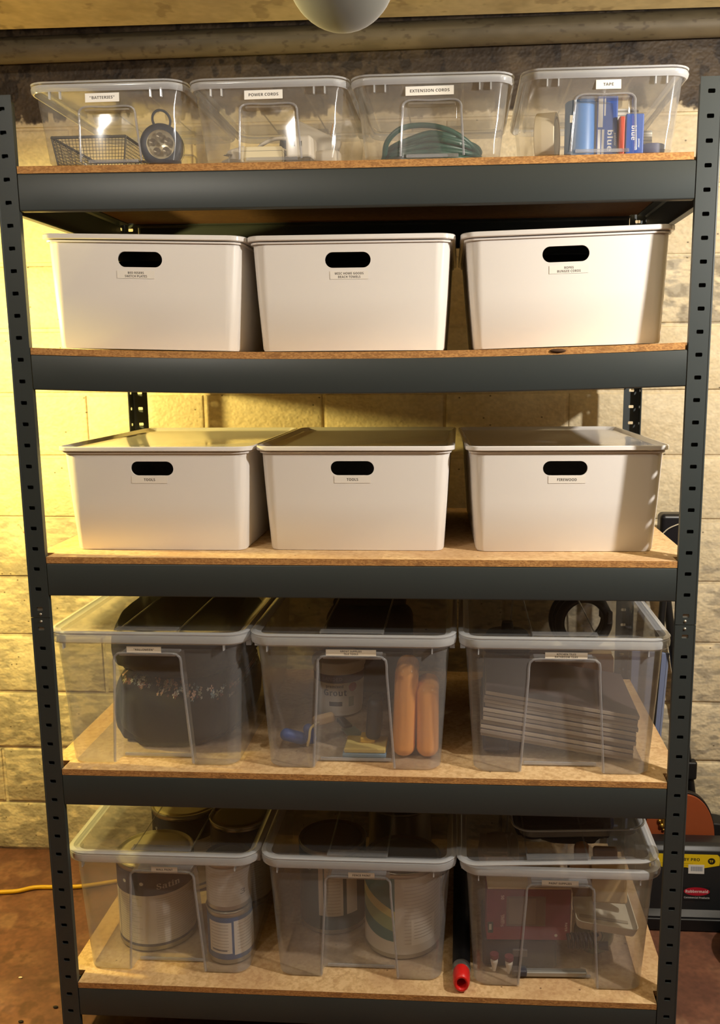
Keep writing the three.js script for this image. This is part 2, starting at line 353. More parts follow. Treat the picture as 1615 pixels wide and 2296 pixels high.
  mesh('splinter', at(dent, 0.355, deck[1] + SAG(1, 0.355) - 0.0055, -0.0005), std(0x4a3018, 0.9), t);
}

// ------------------------------------------------------------------ labels
function stickerTex(lines, bg, fg, w, h, size, bold = true) {
  return canvasTex(w, h, (c) => {
    c.fillStyle = bg; c.fillRect(0, 0, w, h); c.fillStyle = fg; c.textAlign = 'center'; c.textBaseline = 'middle';
    c.font = (bold ? 'bold ' : '') + size + 'px sans-serif';
    lines.forEach((s, i) => c.fillText(s, w / 2, h / 2 + (i - (lines.length - 1) / 2) * size * 1.05));
  });
}
const paper = (tex) => std(0xffffff, 0.6, 0, { map: tex, side: THREE.DoubleSide });
function sticker(parent, tex, w, h, x, y, z, tilt = 0, roll = 0) {
  const g = planarUV(new THREE.BoxGeometry(w, h, 0.0004), (px, py) => [px / w + 0.5, py / h + 0.5]);
  const m = mesh('sticker', g, paper(tex), parent); m.position.set(x, y, z); m.rotation.set(tilt, 0, roll);
  return m;
}

// ------------------------------------------------------------------ clear storage boxes
function clearBox(o) {
  const t = thing(o.name || 'clear_storage_box', o.label, 'storage box', o.at, o.turn || 0, o.group);
  const { w0, d0, w1, d1, h, r0 = 0.02, r1 = 0.03, nw0, nw1, nh, nd, rim } = o;
  const S = [], sec = (y, notch) => { const k = y / h, w = w0 + (w1 - w0) * k, d = d0 + (d1 - d0) * k; return outline(w, d, r0 + (r1 - r0) * k, nw0 + (nw1 - nw0) * Math.min(1, y / nh), notch ? d / 2 - (d0 / 2 - nd) : 0, y); };
  for (const k of [0, 0.33, 0.66]) S.push(sec(k * nh, true));
  S.push(sec(nh - 0.005, true), sec(nh, false), sec((nh + h) / 2, false), sec(h - 0.004, false));
  // the foot is rounded
  S[0] = outline(w0 - 0.006, d0 - 0.006, r0, nw0, nd - 0.003, 0.0006);
  S.splice(1, 0, sec(0.005, true));
  mesh('body', loft(S, { cap0: true }), o.mat, t);
  const ring = (off, y) => plainOutline(w1 + 2 * off, d1 + 2 * off, r1 + off, y);
  const bh = o.band;
  mesh('rim', loft([ring(0, h - 0.004), ring(0.001, h), ring(rim - 0.004, h), ring(rim - 0.001, h - 0.0015), ring(rim, h - 0.005), ring(rim - 0.001, h - bh + 0.003), ring(rim - 0.004, h - bh), ring(rim - 0.006, h - bh)], {}), rimPP, t);
  // thick rolled edge round the hand recess
  for (const s of [1, -1]) {
    const zf = y => s * ((d0 + (d1 - d0) * y / h) / 2 + 0.0002), bead = o.bead, P = [];
    for (let k = 0; k <= 8; k++) { const y = 0.004 + (nh - 0.010) * k / 8; P.push([-(nw0 + (nw1 - nw0) * y / nh) / 2 - 0.002, y, zf(y)]); }
    P.push([-nw1 / 2 + 0.004, nh - 0.0005, zf(nh)]);
    const Q = P.map(([x, y, z]) => [-x, y, z]).reverse();
    mesh('recess_edge', tube([...P, [0, nh, zf(nh)], ...Q], bead, 60, 6), edgePP, t);
    const deep = (d1 - d0) * nh / h / 2 + nd; mesh('recess_foot', rbox(nw0 - 0.014, 0.006, 0.004, 0.0015, 0, 0.0065, s * (d0 / 2 - nd + 0.0022)), edgePP, t); mesh('recess_ledge', rbox(nw1 - 0.012, 0.004, deep - 0.004, 0.0015, 0, nh - 0.0035, zf(nh) - s * deep / 2), nh < 0.1 ? o.mat : rimPP, t);
  }
  // stiffening ribs under the rim
  for (const x of o.ribs) mesh('rib', box(0.0022, 0.014, rim - 0.003, x, h - bh - 0.004, d1 / 2 + rim / 2 - 0.003), rimPP, t);
  if (o.tabs) for (const sx of [-1, 1]) mesh('rib', box(rim - 0.003, 0.016, 0.02, sx * (w1 / 2 + rim / 2 - 0.002), h - bh - 0.006, d1 / 2 - 0.05), rimPP, t);
  // lid: raised edge, recessed plate, two long ridges and a clip tab
  const lidGroup = new THREE.Group(); lidGroup.name = 'lid'; t.add(lidGroup);
  const lg = (name, g, m) => { const q = mesh(name, g, m, lidGroup); return q; };
  lg('edge', loft([ring(rim - 0.001, h + 0.0005), ring(rim, h + 0.003), ring(rim - 0.003, h + o.lidH), ring(rim - 0.009, h + o.lidH), ring(rim - 0.013, h + 0.002), ring(rim - 0.020, h + 0.001)], {}), rimPP);
  lg('plate', loft([ring(rim - 0.020, h + 0.001), ring(rim - 0.022, h + 0.0005)], { cap1: true }), lidPP);
  const pd = d1 - 0.02;
  for (const sx of [-1, 1]) { const g = new THREE.CylinderGeometry(0.0016, 0.0016, pd, 8); g.rotateX(Math.PI / 2); g.scale(1, 0.7, 1); lg('ridge', at(g, sx * o.ridge, h + 0.002, 0), lidPP); }
  for (const s of [1, -1]) lg('clip', rbox(2 * o.ridge + 0.004, 0.0035, 0.020, 0.0015, 0, h + o.lidH + 0.002, s * (d1 / 2 + rim - 0.022)), lidPP);
  if (o.lidTilt) { lidGroup.position.set(o.lidTilt[1], o.lidTilt[2], o.lidTilt[3] || 0); lidGroup.rotation.set(o.lidTilt[4] || 0, 0, o.lidTilt[0]); }
  return t;
}
const small = { w0: 0.226, d0: 0.352, w1: 0.254, d1: 0.376, h: 0.124, r0: 0.022, r1: 0.026, nw0: 0.102, nw1: 0.090, nh: 0.0885, nd: 0.014, rim: 0.0085, band: 0.012, lidH: 0.004, ridge: 0.05, ribs: [-0.094, -0.076, 0.078, 0.096], bead: 0.0019, mat: clearPP };
const smallAt = (x, zf) => [x, deck[0] + SAG(0, x) + 0.0003, zf - 0.176];
const rowOne = [
  [-0.404, 0.006, 'leftmost clear box on the top shelf, holding a flashlight and a wire tray', ['"BATTERIES"'], -0.409, 0.058],
  [-0.1315, 0.002, 'clear box on the top shelf labelled power cords', ['POWER CORDS'], -0.138, 0.064],
  [0.140, 0.000, 'clear box on the top shelf labelled extension cords', ['EXTENSION CORDS'], 0.1365, 0.079],
  [0.4205, 0.005, 'rightmost clear box on the top shelf, labelled tape', ['TAPE'], 0.4245, 0.040],
];
for (const [x, zf, label, lines, lx, lw] of rowOne) {
  const t = clearBox({ ...small, at: smallAt(x, zf), label, group: 'clear boxes on the top shelf' });
  sticker(t, stickerTex(lines, '#f3efe6', '#3a342c', Math.round(lw * 8000), 128, 58), lw, 0.0145, lx - x, 0.1025, 0.176 + 0.0118, -0.10, lines[0] === 'TAPE' ? 0 : 0.008);
}
const big = { w0: 0.330, d0: 0.530, w1: 0.365, d1: 0.546, h: 0.2655, r0: 0.026, r1: 0.030, nw0: 0.152, nw1: 0.122, nh: 0.226, nd: 0.034, rim: 0.0125, band: 0.018, lidH: 0.005, ridge: 0.058, ribs: [-0.158, 0.150], tabs: true, bead: 0.0026, mat: hazyPP };
const bigRow = [
  [3, -0.4012, -0.030, 'clear box of dark clothes at the left end of the fourth shelf', ['"HALLOWEEN"'], -0.406, 0.0665],
  [3, -0.0108, -0.028, 'clear box of grout tub and two orange sponges on the fourth shelf', ['GROUT SUPPLIES', 'TILE TOOLS'], -0.012, 0.094],
  [3, 0.3825, -0.028, 'clear box holding a stack of tiles at the right end of the fourth shelf', ['KITCHEN TILES', 'BATHROOM TILES'], 0.385, 0.077],
  [4, -0.4012, -0.044, 'clear box of paint cans at the left end of the bottom shelf, labelled wall paint', ['WALL PAINT'], -0.395, 0.053],
  [4, -0.0085, -0.044, 'clear box with two teal paint cans in the middle of the bottom shelf', ['FENCE PAINT'], -0.0005, 0.052],
  [4, 0.3865, -0.036, 'clear box with a maroon carton and painting tools under an ajar lid, bottom shelf', ['PAINT SUPPLIES'], 0.3855, 0.070],
];
for (const [i, x, zf, label, lines, lx, lw] of bigRow) {
  const ajar = x > 0.3 && i === 4;
  const t = clearBox({ ...big, at: [x, deck[i] + 0.0003, zf - 0.265], label, group: i === 3 ? 'clear boxes on the fourth shelf' : 'clear boxes on the bottom shelf', lidTilt: ajar ? [0.045, 0.006, 0.012, 0.004, 0] : null });
  sticker(t, stickerTex(lines, i === 3 ? '#efe6d4' : '#d9cfbf', '#2c2620', Math.round(lw * 8000), 96, lines.length > 1 ? 40 : 46), lw, 0.0118, lx - x, i === 3 ? 0.2345 : 0.2315, 0.265 + 0.0086, -0.03);
}

// ------------------------------------------------------------------ white storage boxes with handle holes and tray lids
{
  const h = 0.1885, ev = new Evaluator(); ev.attributes = ['position', 'normal', 'uv'];
  const shell = (a, y0, y1) => loft([plainOutline(0.318 - a, 0.482 - a, 0.018, y0), plainOutline(0.322 - a, 0.486 - a, 0.020, y0 + 0.004), plainOutline(0.334 - a, 0.50 - a, 0.023, y0 + (y1 - y0) * 0.5), plainOutline(0.344 - a, 0.512 - a, 0.026, y1)], { cap0: true, cap1: true });
  const outer = new Brush(shell(0, 0.0005, h)), inner = new Brush(shell(0.005, 0.003, h + 0.02));
  const pill = new THREE.Shape(); const pw = 0.0395, pr = 0.0133;
  pill.absarc(pw - pr, 0, pr, -Math.PI / 2, Math.PI / 2); pill.absarc(-pw + pr, 0, pr, Math.PI / 2, Math.PI * 1.5);
  const pg = new THREE.ExtrudeGeometry(pill, { depth: 0.06, bevelEnabled: false, curveSegments: 14 });
  const hole = new Brush(at(pg, -0.004, 0.1570, 0.215));
  [outer, inner, hole].forEach(b => b.updateMatrixWorld());
  let body = ev.evaluate(outer, inner, SUBTRACTION); body = ev.evaluate(body, hole, SUBTRACTION); 
  const bodyGeo = body.geometry;
  const ring = (a, y) => plainOutline(0.362 - 2 * a, 0.532 - 2 * a, Math.max(0.012, 0.03 - a), y);
  const lip = loft([ring(0.010, h - 0.0035), ring(0.0065, h - 0.0035), ring(0.006, h - 0.0025), ring(0.006, h - 0.0005), ring(0.010, h)], {});
  const lidGeo = loft([ring(0.013, h + 0.0004), ring(0.0015, h + 0.0012), ring(0, h + 0.0025), ring(0, h + 0.0085), ring(0.0012, h + 0.0100), ring(0.0035, h + 0.0100), ring(0.0048, h + 0.009), ring(0.011, h + 0.0035), ring(0.014, h + 0.0025)], { cap0: true, cap1: true });
  const lidless = false;
  const white = (i, x, zf, label, lines, lx, turn = 0) => {
    const t = thing('white_storage_box', label, 'storage box', [x, deck[i] + (SAG(i, x - 0.16) + SAG(i, x + 0.16)) / 2 + (i === 1 ? 0.0012 : 0.0004), zf - 0.243], turn, i === 1 ? 'white boxes on the second shelf' : 'white boxes on the middle shelf');
    mesh('body', bodyGeo, whitePlastic, t); mesh('flange', lip, whitePlastic, t); mesh('lid', lidGeo, whiteLid, t);
    t.rotation.z = (SAG(i, x + 0.16) - SAG(i, x - 0.16)) / 0.32;
    t.scale.x = 1.022;
    const two = lines.length > 1, tex = stickerTex(lines, '#e7e1d7', '#3a352e', 640, 128, two ? 52 : 66);
    const m = sticker(t, tex, 0.066, 0.0135, lx, two ? 0.131 : 0.136, 0.1975, 0.079); m.rotation.x = 0.0625; m.position.z = two ? 0.2529 : 0.2532;
    return t;
  };
  white(1, -0.380, -0.052, 'leftmost white box on the second shelf', ['BED RISERS', 'SWITCH PLATES'], -0.012);
  white(1, -0.0055, -0.058, 'white box labelled beach towels, middle of the second shelf', ['MISC HOME GOODS', 'BEACH TOWELS'], -0.002);
  white(1, 0.3750, -0.058, 'white box labelled ropes and bungee cords, right end of the second shelf', ['ROPES', 'BUNGEE CORDS'], 0.001, 0.012);
  white(2, -0.380, -0.070, 'white box labelled tools at the left end of the middle shelf', ['TOOLS'], -0.010);
  white(2, -0.0055, -0.077, 'white box labelled tools in the middle of the middle shelf', ['TOOLS'], -0.004);
  white(2, 0.3765, -0.078, 'white box labelled firewood, right end of the middle shelf', ['FIREWOOD'], -0.0005, 0.03);
}
{ // dark fillers added to blacken the handle holes of the second shelf
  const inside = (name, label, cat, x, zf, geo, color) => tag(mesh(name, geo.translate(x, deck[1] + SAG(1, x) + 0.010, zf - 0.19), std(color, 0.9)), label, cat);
  inside('hole_filler_left', 'added black filler block behind the handle hole of the leftmost white box', 'mat', -0.379, -0.052, rbox(0.25, 0.155, 0.30, 0.03, 0, 0.0775, 0, 3), 0x14120f);
  inside('hole_filler_mid', 'added black filler block behind the handle hole of the middle white box', 'towel', -0.0055, -0.058, rbox(0.25, 0.155, 0.30, 0.03, 0, 0.0775, 0, 3), 0x161310);
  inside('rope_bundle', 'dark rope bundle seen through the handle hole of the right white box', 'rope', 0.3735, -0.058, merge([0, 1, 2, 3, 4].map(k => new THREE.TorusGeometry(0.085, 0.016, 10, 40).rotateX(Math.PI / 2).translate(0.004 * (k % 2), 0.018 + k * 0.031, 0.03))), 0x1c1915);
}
// ------------------------------------------------------------------ things in the boxes of the top shelf
const y1 = x => deck[0] + SAG(0, x) + 0.0022;   // floor of those boxes
{ // wire tray
  const t = thing('wire_mesh_tray', 'black wire mesh desk tray inside the leftmost clear box on the top shelf', 'tray', [-0.453, y1(-0.448) + 0.0008, -0.125]);
  const m = std(0x4a4740, 0.45, 0.5), w = 0.058, d = 0.095, h = 0.048, k = 1.13;
  const bar = (a, b, r) => { const A = V(...a), B = V(...b), g = new THREE.CylinderGeometry(r, r, A.distanceTo(B), 5); g.applyQuaternion(new THREE.Quaternion().setFromUnitVectors(V(0, 1, 0), B.clone().sub(A).normalize())); g.translate(...A.add(B).multiplyScalar(0.5).toArray()); return g; };
  const C = (sx, sz, f) => [sx * w * (1 + (k - 1) * f), h * f, sz * d * (1 + (k - 1) * 0.4 * f)];
  const frame = [], net = [];
  for (const [a, b] of [[[-1, 1], [1, 1]], [[1, 1], [1, -1]], [[1, -1], [-1, -1]], [[-1, -1], [-1, 1]]]) {
    frame.push(bar(C(...a, 1), C(...b, 1), 0.0026), bar(C(...a, 0), C(...b, 0), 0.0014));
    for (let i = 1; i < 9; i++) net.push(bar(C(...a, i / 9), C(...b, i / 9), 0.0005));
    const n = a[1] === b[1] ? 22 : 30;
    for (let i = 1; i < n; i++) { const L = f => { const p = C(...a, f), q = C(...b, f), u = i / n; return [p[0] + (q[0] - p[0]) * u, p[1], p[2] + (q[2] - p[2]) * u]; }; net.push(bar(L(0), L(1), 0.0005)); }
    frame.push(bar(C(...a, 0), C(...a, 1), 0.0016));
  }
  for (let i = 1; i < 22; i++) { const x = -w + 2 * w * i / 22; net.push(bar([x, 0.001, -d], [x, 0.001, d], 0.0005)); }
  for (let i = 1; i < 30; i++) { const z = -d + 2 * d * i / 30; net.push(bar([-w, 0.001, z], [w, 0.001, z], 0.0005)); }
  mesh('frame', merge(frame), m, t); mesh('wire_net', merge(net), m, t).userData.kind = 'stuff';
  const s = thing('metal_file', 'flat brown steel file lying in the black wire mesh tray', 'file', [-0.448, y1(-0.448) + 0.0035, -0.125], 0.6);
  mesh('blade', rbox(0.075, 0.004, 0.014, 0.0015, 0.02, 0.0025, 0), std(0x5c4c38, 0.5, 0.5), s);
  mesh('handle', at(new THREE.CapsuleGeometry(0.0065, 0.035, 6, 14).rotateZ(Math.PI / 2), -0.040, 0.0066, 0), std(0x3a2c20, 0.6), s);
}
{ // flashlight facing out
  const t = thing('flashlight', 'dark blue flashlight with a ring of lamps facing out of the leftmost clear box', 'flashlight', [-0.3305, y1(-0.326) + 0.0375, -0.036], 0.18);
  const navy = std(0x1d2740, 0.45, 0.1);
  mesh('head', lathe([[0.024, 0.0], [0.030, -0.001], [0.0355, -0.004], [0.0365, -0.010], [0.0365, -0.026], [0.033, -0.032], [0.028, -0.052], [0.022, -0.058], [0.019, -0.062], [0, -0.062]], 48).rotateX(Math.PI / 2), navy, t);
  mesh('reflector', lathe([[0, -0.012], [0.018, -0.010], [0.0245, -0.0005]], 40).rotateX(Math.PI / 2), std(0xe6dcc0, 0.3, 0.35), t);
  for (let i = 0; i < 5; i++) { const a = i * 2 * Math.PI / 5 + 0.4; mesh('lamp_pod', lathe([[0.0032, 0], [0.0062, 0.0065], [0.0066, 0.0075], [0.004, 0.0055], [0, 0.003]], 20).rotateX(Math.PI / 2).translate(0.0135 * Math.cos(a), 0.0135 * Math.sin(a), -0.0085), std(0x8a7f6c, 0.3, 0.3), t); }
  mesh('barrel', lathe([[0.019, -0.062], [0.0185, -0.15], [0.016, -0.156], [0, -0.157]], 32).rotateX(Math.PI / 2), navy, t);
  mesh('trim_band', lathe([[0.0372, -0.028], [0.0376, -0.030], [0.0362, -0.034]], 48).rotateX(Math.PI / 2), std(0x8d9a3e, 0.5), t);
  const ring = new THREE.TorusGeometry(0.0165, 0.0022, 10, 40); mesh('hanging_ring', ring.rotateY(0.5).translate(-0.002, 0.050, -0.044), navy, t);
}
{ // power cords box
  const w = std(0xe6dfd2, 0.45), g = std(0xb5b0a4, 0.5), cream = std(0xe0d2ac, 0.55), dark = std(0x8d8677, 0.6);
  let b = thing('cream_adapter_box', 'squat cream adapter box at the front of the power cords box', 'adapter', [-0.150, y1(-0.15), -0.028]);
  mesh('case', rbox(0.072, 0.0255, 0.036, 0.003, 0, 0.0128, 0), cream, b); mesh('lid_seam', box(0.0722, 0.0007, 0.0362, 0, 0.018, 0), dark, b);
  b = thing('plug_adapter', 'white angled plug adapter lying left in the power cords box', 'plug', [-0.198, y1(-0.2) + 0.012, -0.060], 0.7);
  mesh('body', rbox(0.030, 0.022, 0.020, 0.004, 0, 0.011, 0).rotateZ(0.35), w, b); for (const z of [-0.005, 0.005]) mesh('prong', box(0.016, 0.0012, 0.006, -0.020, 0.008, z), g, b);
  mesh('base', rbox(0.05, 0.012, 0.03, 0.003, -0.004, -0.0058, 0), g, b);
  b = thing('outlet_tap', 'white outlet tap with two slots at the front of the power cords box', 'outlet', [-0.086, y1(-0.09) + 0.009, -0.045], -0.12);
  mesh('body', rbox(0.044, 0.036, 0.045, 0.005, 0, 0.018, 0), w, b);
  for (const x of [-0.006, 0.006]) mesh('slot', box(0.0016, 0.008, 0.001, x, 0.022, 0.0226), std(0x2b2620, 0.7), b);
  mesh('foot', rbox(0.046, 0.008, 0.046, 0.002, 0, -0.0045, 0), std(0x6a6252, 0.6), b);
  b = thing('power_strip', 'long white power strip leaning to the right in the power cords box', 'power strip', [-0.079, y1(-0.06) + 0.0555, -0.127], 0.22);
  mesh('housing', rbox(0.098, 0.040, 0.05, 0.006).rotateZ(-0.40), w, b); mesh('switch', rbox(0.014, 0.005, 0.02, 0.002, 0.030, 0.018, 0).rotateZ(-0.42), std(0xc77b3a, 0.5), b);
  mesh('underside', rbox(0.100, 0.010, 0.046, 0.003, -0.004, -0.022, 0).rotateZ(-0.42), std(0x4f5158, 0.5), b);
  b = thing('power_brick', 'white rounded power brick beside the outlet tap in the power cords box', 'adapter', [-0.044, y1(-0.04) + 0.0135, -0.062], -0.3);
  mesh('body', rbox(0.046, 0.027, 0.03, 0.008), w, b);
  const c = (label, pts, r, m) => tag(mesh('charging_cable', tube(pts, r, 80, 8), m), label, 'cord', 'cords in the power cords box');
  const f = y1(-0.13);
  c('white power cord arching over the cream adapter box', [[-0.190, f + 0.006, -0.084], [-0.165, f + 0.042, -0.082], [-0.130, f + 0.053, -0.078], [-0.100, f + 0.046, -0.078], [-0.088, f + 0.040, -0.079]], 0.0034, w);
  c('grey power cord coiled behind the white outlet tap', [[-0.20, f + 0.02, -0.14], [-0.15, f + 0.040, -0.13], [-0.11, f + 0.030, -0.11], [-0.12, f + 0.02, -0.09], [-0.16, f + 0.028, -0.10], [-0.18, f + 0.03, -0.15], [-0.16, f + 0.034, -0.2]], 0.0045, dark);
  c('thin orange cable tie end sticking up from the power strip', [[-0.046, f + 0.062, -0.118], [-0.043, f + 0.072, -0.116], [-0.040, f + 0.084, -0.114]], 0.0011, std(0xd9a24a, 0.5));
}
{ // extension cords: two coils
  const coil = (label, cx, cz, n, R, h, r, m, tall, s0) => {
    const P = []; const f = y1(0.13) + r + 0.0008;
    for (let k = 0; k <= n * 16; k++) { const a = k / 16 * 2 * Math.PI, q = k / (n * 16), w = 1 + 0.07 * Math.sin(k * 0.7 + s0) + 0.05 * Math.sin(k * 0.23); P.push([cx + R * w * Math.cos(a) * 1.05, f + h * (0.5 + 0.5 * Math.sin(q * 11 + s0)) * (0.75 + 0.25 * Math.sin(a + s0)) * (1 - 0.3 * Math.abs(Math.cos(a))), cz + R * 0.9 * w * Math.sin(a)]); }
    const loops = [tube(P, r, n * 44, 7)];
    for (const L of tall) loops.push(tube(L.map(([x, y, z]) => [x, f + y, z]), r, 60, 8));
    return tag(mesh('extension_cord', merge(loops), m), label, 'cord', 'coils in the extension cords box');
  };
  coil('dark green extension cord coiled at the front of its clear box', 0.136, -0.100, 15, 0.074, 0.040, 0.0046, std(0x0e4a40, 0.42), [[[0.056, 0.005, -0.055], [0.062, 0.028, -0.04], [0.085, 0.047, -0.032], [0.125, 0.052, -0.03], [0.165, 0.045, -0.034], [0.195, 0.030, -0.045], [0.215, 0.016, -0.07], [0.222, 0.004, -0.10]]], 0.4);
  coil('cream extension cord coiled behind the dark green one', 0.136, -0.246, 8, 0.070, 0.056, 0.0052, std(0xe6dcc4, 0.45), [[[0.05, 0.01, -0.22], [0.07, 0.045, -0.2], [0.11, 0.068, -0.195], [0.15, 0.072, -0.2], [0.19, 0.058, -0.21], [0.22, 0.03, -0.24]], [[0.06, 0.01, -0.23], [0.10, 0.055, -0.21], [0.15, 0.06, -0.21], [0.205, 0.045, -0.23], [0.225, 0.01, -0.25]]], 1.7);
}
{ // tapes
  const f = y1(0.42);
  const ringGeo = (ro, ri, w) => lathe([[ri, -w / 2], [ro - 0.001, -w / 2], [ro, -w / 2 + 0.001], [ro, w / 2 - 0.001], [ro - 0.001, w / 2], [ri, w / 2], [ri, -w / 2]], 56);
  let t = thing('tape_roll', 'big cream roll of masking tape at the left of the tape box', 'tape', [0.3365, f + 0.0413, -0.078], 0, 'rolls in the tape box');
  mesh('tape', ringGeo(0.041, 0.034, 0.034).rotateZ(Math.PI / 2).rotateY(-0.24), std(0xf3e6c8, 0.55), t);
  mesh('core', ringGeo(0.034, 0.030, 0.033).rotateZ(Math.PI / 2).rotateY(-0.24), std(0xb69a78, 0.7), t);
  mesh('wrapper', cyl(0.030, 0.030, 0.0326, 40).rotateZ(Math.PI / 2).rotateY(-0.24), std(0xf3e8cc, 0.5), t);
  const pack = (label, x, z, w, h, d, tex, base, turn, roll) => {
    const k = thing('tape_pack', label, 'tape', [x, f + 0.0006, z], turn, 'packs in the tape box');
    const g = planarUV(rbox(w, h, d, 0.0025, 0, h / 2, 0), (px, py) => [px / w + 0.5, py / h]);
    const m = mesh('wrap', g, tex ? phys(0xffffff, 0.35, { map: tex, clearcoat: 0.3 }) : phys(base, 0.35, { clearcoat: 0.3 }), k);
    if (roll) mesh('core', cyl(0.012, 0.012, d + 0.002, 24).rotateX(Math.PI / 2).translate(0, h / 2, 0), std(0xc9b89a, 0.7), k);
    return k;
  };
  const blueTex = (word, stripes) => canvasTex(200, 420, (c, w, h) => {
    c.fillStyle = '#1f55b4'; c.fillRect(0, 0, w, h);
    if (stripes) { c.fillStyle = '#e4e6ea'; c.fillRect(10, 20, 46, 200); c.fillRect(10, 236, 28, 180); c.fillRect(48, 236, 24, 180); c.fillRect(66, 20, 16, 120); }
    c.fillStyle = '#e9edf4'; c.font = 'bold 74px sans-serif'; c.save(); c.translate(stripes ? 130 : 90, stripes ? 235 : 120); c.rotate(Math.PI / 2); c.fillText(word, 0, 26); c.restore();
    c.font = 'bold 26px sans-serif'; c.save(); c.translate(stripes ? 170 : 140, 260); c.rotate(Math.PI / 2); c.fillText('painter', 0, 0); c.restore();
  });
  const drum = thing('tape_roll', 'tall plain blue roll beside the cream roll in the tape box', 'tape', [0.3875, f + 0.0004, -0.041], 0, 'rolls in the tape box');
  mesh('tape', lathe([[0, 0], [0.024, 0], [0.0255, 0.0015], [0.0255, 0.0865], [0.024, 0.088], [0.014, 0.088], [0.013, 0.080], [0, 0.080]], 40), phys(0x2f74bd, 0.4, { clearcoat: 0.2 }), drum);
  mesh('paper_chip', rbox(0.007, 0.012, 0.0012, 0.0005, -0.016, 0.058, 0.0205).rotateY(0), std(0xe8e0c8, 0.6), drum);
  pack('blue and white pack of painter tape left of the orange strip', 0.4305, -0.050, 0.034, 0.094, 0.05, blueTex('blue', true), 0, 0.0);
  pack('narrow orange red strip between the two blue tape packs', 0.4535, -0.042, 0.0095, 0.060, 0.05, null, 0xd2482c, 0.02);
  pack('short blue tape pack right of the orange strip', 0.475, -0.044, 0.030, 0.064, 0.05, blueTex('blue', false), 0, 0.0);
  const whiteTex = canvasTex(256, 256, (c) => { c.fillStyle = '#d9d6cc'; c.fillRect(0, 0, 256, 256); c.fillStyle = '#8f9088'; for (let i = 0; i < 11; i++) c.fillRect(0, 10 + i * 22, 256, i % 3 ? 4 : 9); });
  pack('white striped carton standing behind the short blue tape pack', 0.461, -0.102, 0.062, 0.088, 0.04, whiteTex, 0, 0.0);
  pack('small white printed carton beside the short blue tape pack', 0.507, -0.115, 0.022, 0.056, 0.034, whiteTex, 0, 0.1);
  t = thing('tape_roll', 'flat dark blue tape roll lying right in the tape box', 'tape', [0.5115, f + 0.0118, -0.062], 0, 'rolls in the tape box');
  mesh('tape', ringGeo(0.0215, 0.012, 0.022).scale(1, 1, 1), std(0x2c335c, 0.55), t); mesh('core', ringGeo(0.012, 0.0105, 0.0215), std(0xb69a78, 0.7), t);
}
// ------------------------------------------------------------------ things in the boxes of the fourth shelf
const y4 = deck[3] + 0.0032, y5 = deck[4] + 0.0032;
function clothBlob(cx, cy, cz, ax, ay, az, s, amp, mat, floor, top = 9) {
  const g = mergeVertices(new THREE.IcosahedronGeometry(1, 30).deleteAttribute('normal').deleteAttribute('uv')), p = g.attributes.position;
  for (let i = 0; i < p.count; i++) {
    let x = p.getX(i), y = p.getY(i), z = p.getZ(i);
    const e = 0.42, q = v => Math.sign(v) * Math.pow(Math.abs(v), e), n = Math.hypot(q(x), q(y), q(z)) ** 0.6;
    const a = fbm(x * 2.1 + s, y * 2.4 + z * 1.3, s, 3) - 0.5, f = Math.sin(7 * (x + 0.6 * y) + 6 * fbm(x * 1.5, z * 1.5 + y, s + 3, 2)) * 0.5;
    const k = 1 + amp * (a * 1.5 + f * 0.25);
    x = cx + ax * q(x) / n * k; y = cy + ay * q(y) / n * k; z = cz + az * q(z) / n * k;
    p.setXYZ(i, x, Math.min(top, Math.max(floor, y)), z);
  }
  planarUV(g, (x, y, z) => [(x - cx + ax) / (2 * ax), (y - cy + ay) / (2 * ay)]);
  g.computeVertexNormals();
  return g;
}
{
  const flowers = canvasTex(1024, 512, (c, w, h) => {
    c.fillStyle = '#15171c'; c.fillRect(0, 0, w, h);
    let s = 9; const r = () => { s = (s * 16807) % 2147483647; return s / 2147483647; };
    const cols = ['#b9b6a8', '#cfc9b8', '#8f8a72', '#b98a6a', '#6e7f86', '#c9a088', '#7a4a46'];
    for (let i = 0; i < 120; i++) {
      const u = r(), x = w * (0.16 + 0.80 * u), y = h * (0.12 + 0.30 * u - 0.12 * u * u + (r() - 0.5) * 0.13);
      c.fillStyle = cols[Math.floor(r() * cols.length)];
      const n = 4 + Math.floor(r() * 2), q = 3 + r() * 6, a0 = r() * 6;
      for (let k = 0; k < n; k++) { c.beginPath(); c.ellipse(x + q * Math.cos(a0 + k * 6.283 / n), y + q * Math.sin(a0 + k * 6.283 / n), q * 0.75, q * 0.45, a0 + k * 6.283 / n, 0, 6.283); c.fill(); }
    }
  });
  const lowCloth = clothBlob(-0.398, 0.668, -0.286, 0.149, 0.105, 0.196, 4, 0.13, null, y4 + 0.0006, 0.742);
  tag(mesh('folded_cloth', lowCloth, std(0xffffff, 0.9, 0, { map: flowers })), 'dark cloth with a flower band lying lowest in the left box', 'cloth', 'cloths in the left box of the fourth shelf');
  const top = clothBlob(-0.394, 0.800, -0.284, 0.152, 0.082, 0.188, 11, 0.13, null, 0.7435, 0.862);
  tag(mesh('folded_cloth', top, std(0x1b1a18, 0.9)), 'black crumpled cloth heaped on top in the left box of the fourth shelf', 'cloth', 'cloths in the left box of the fourth shelf');
}
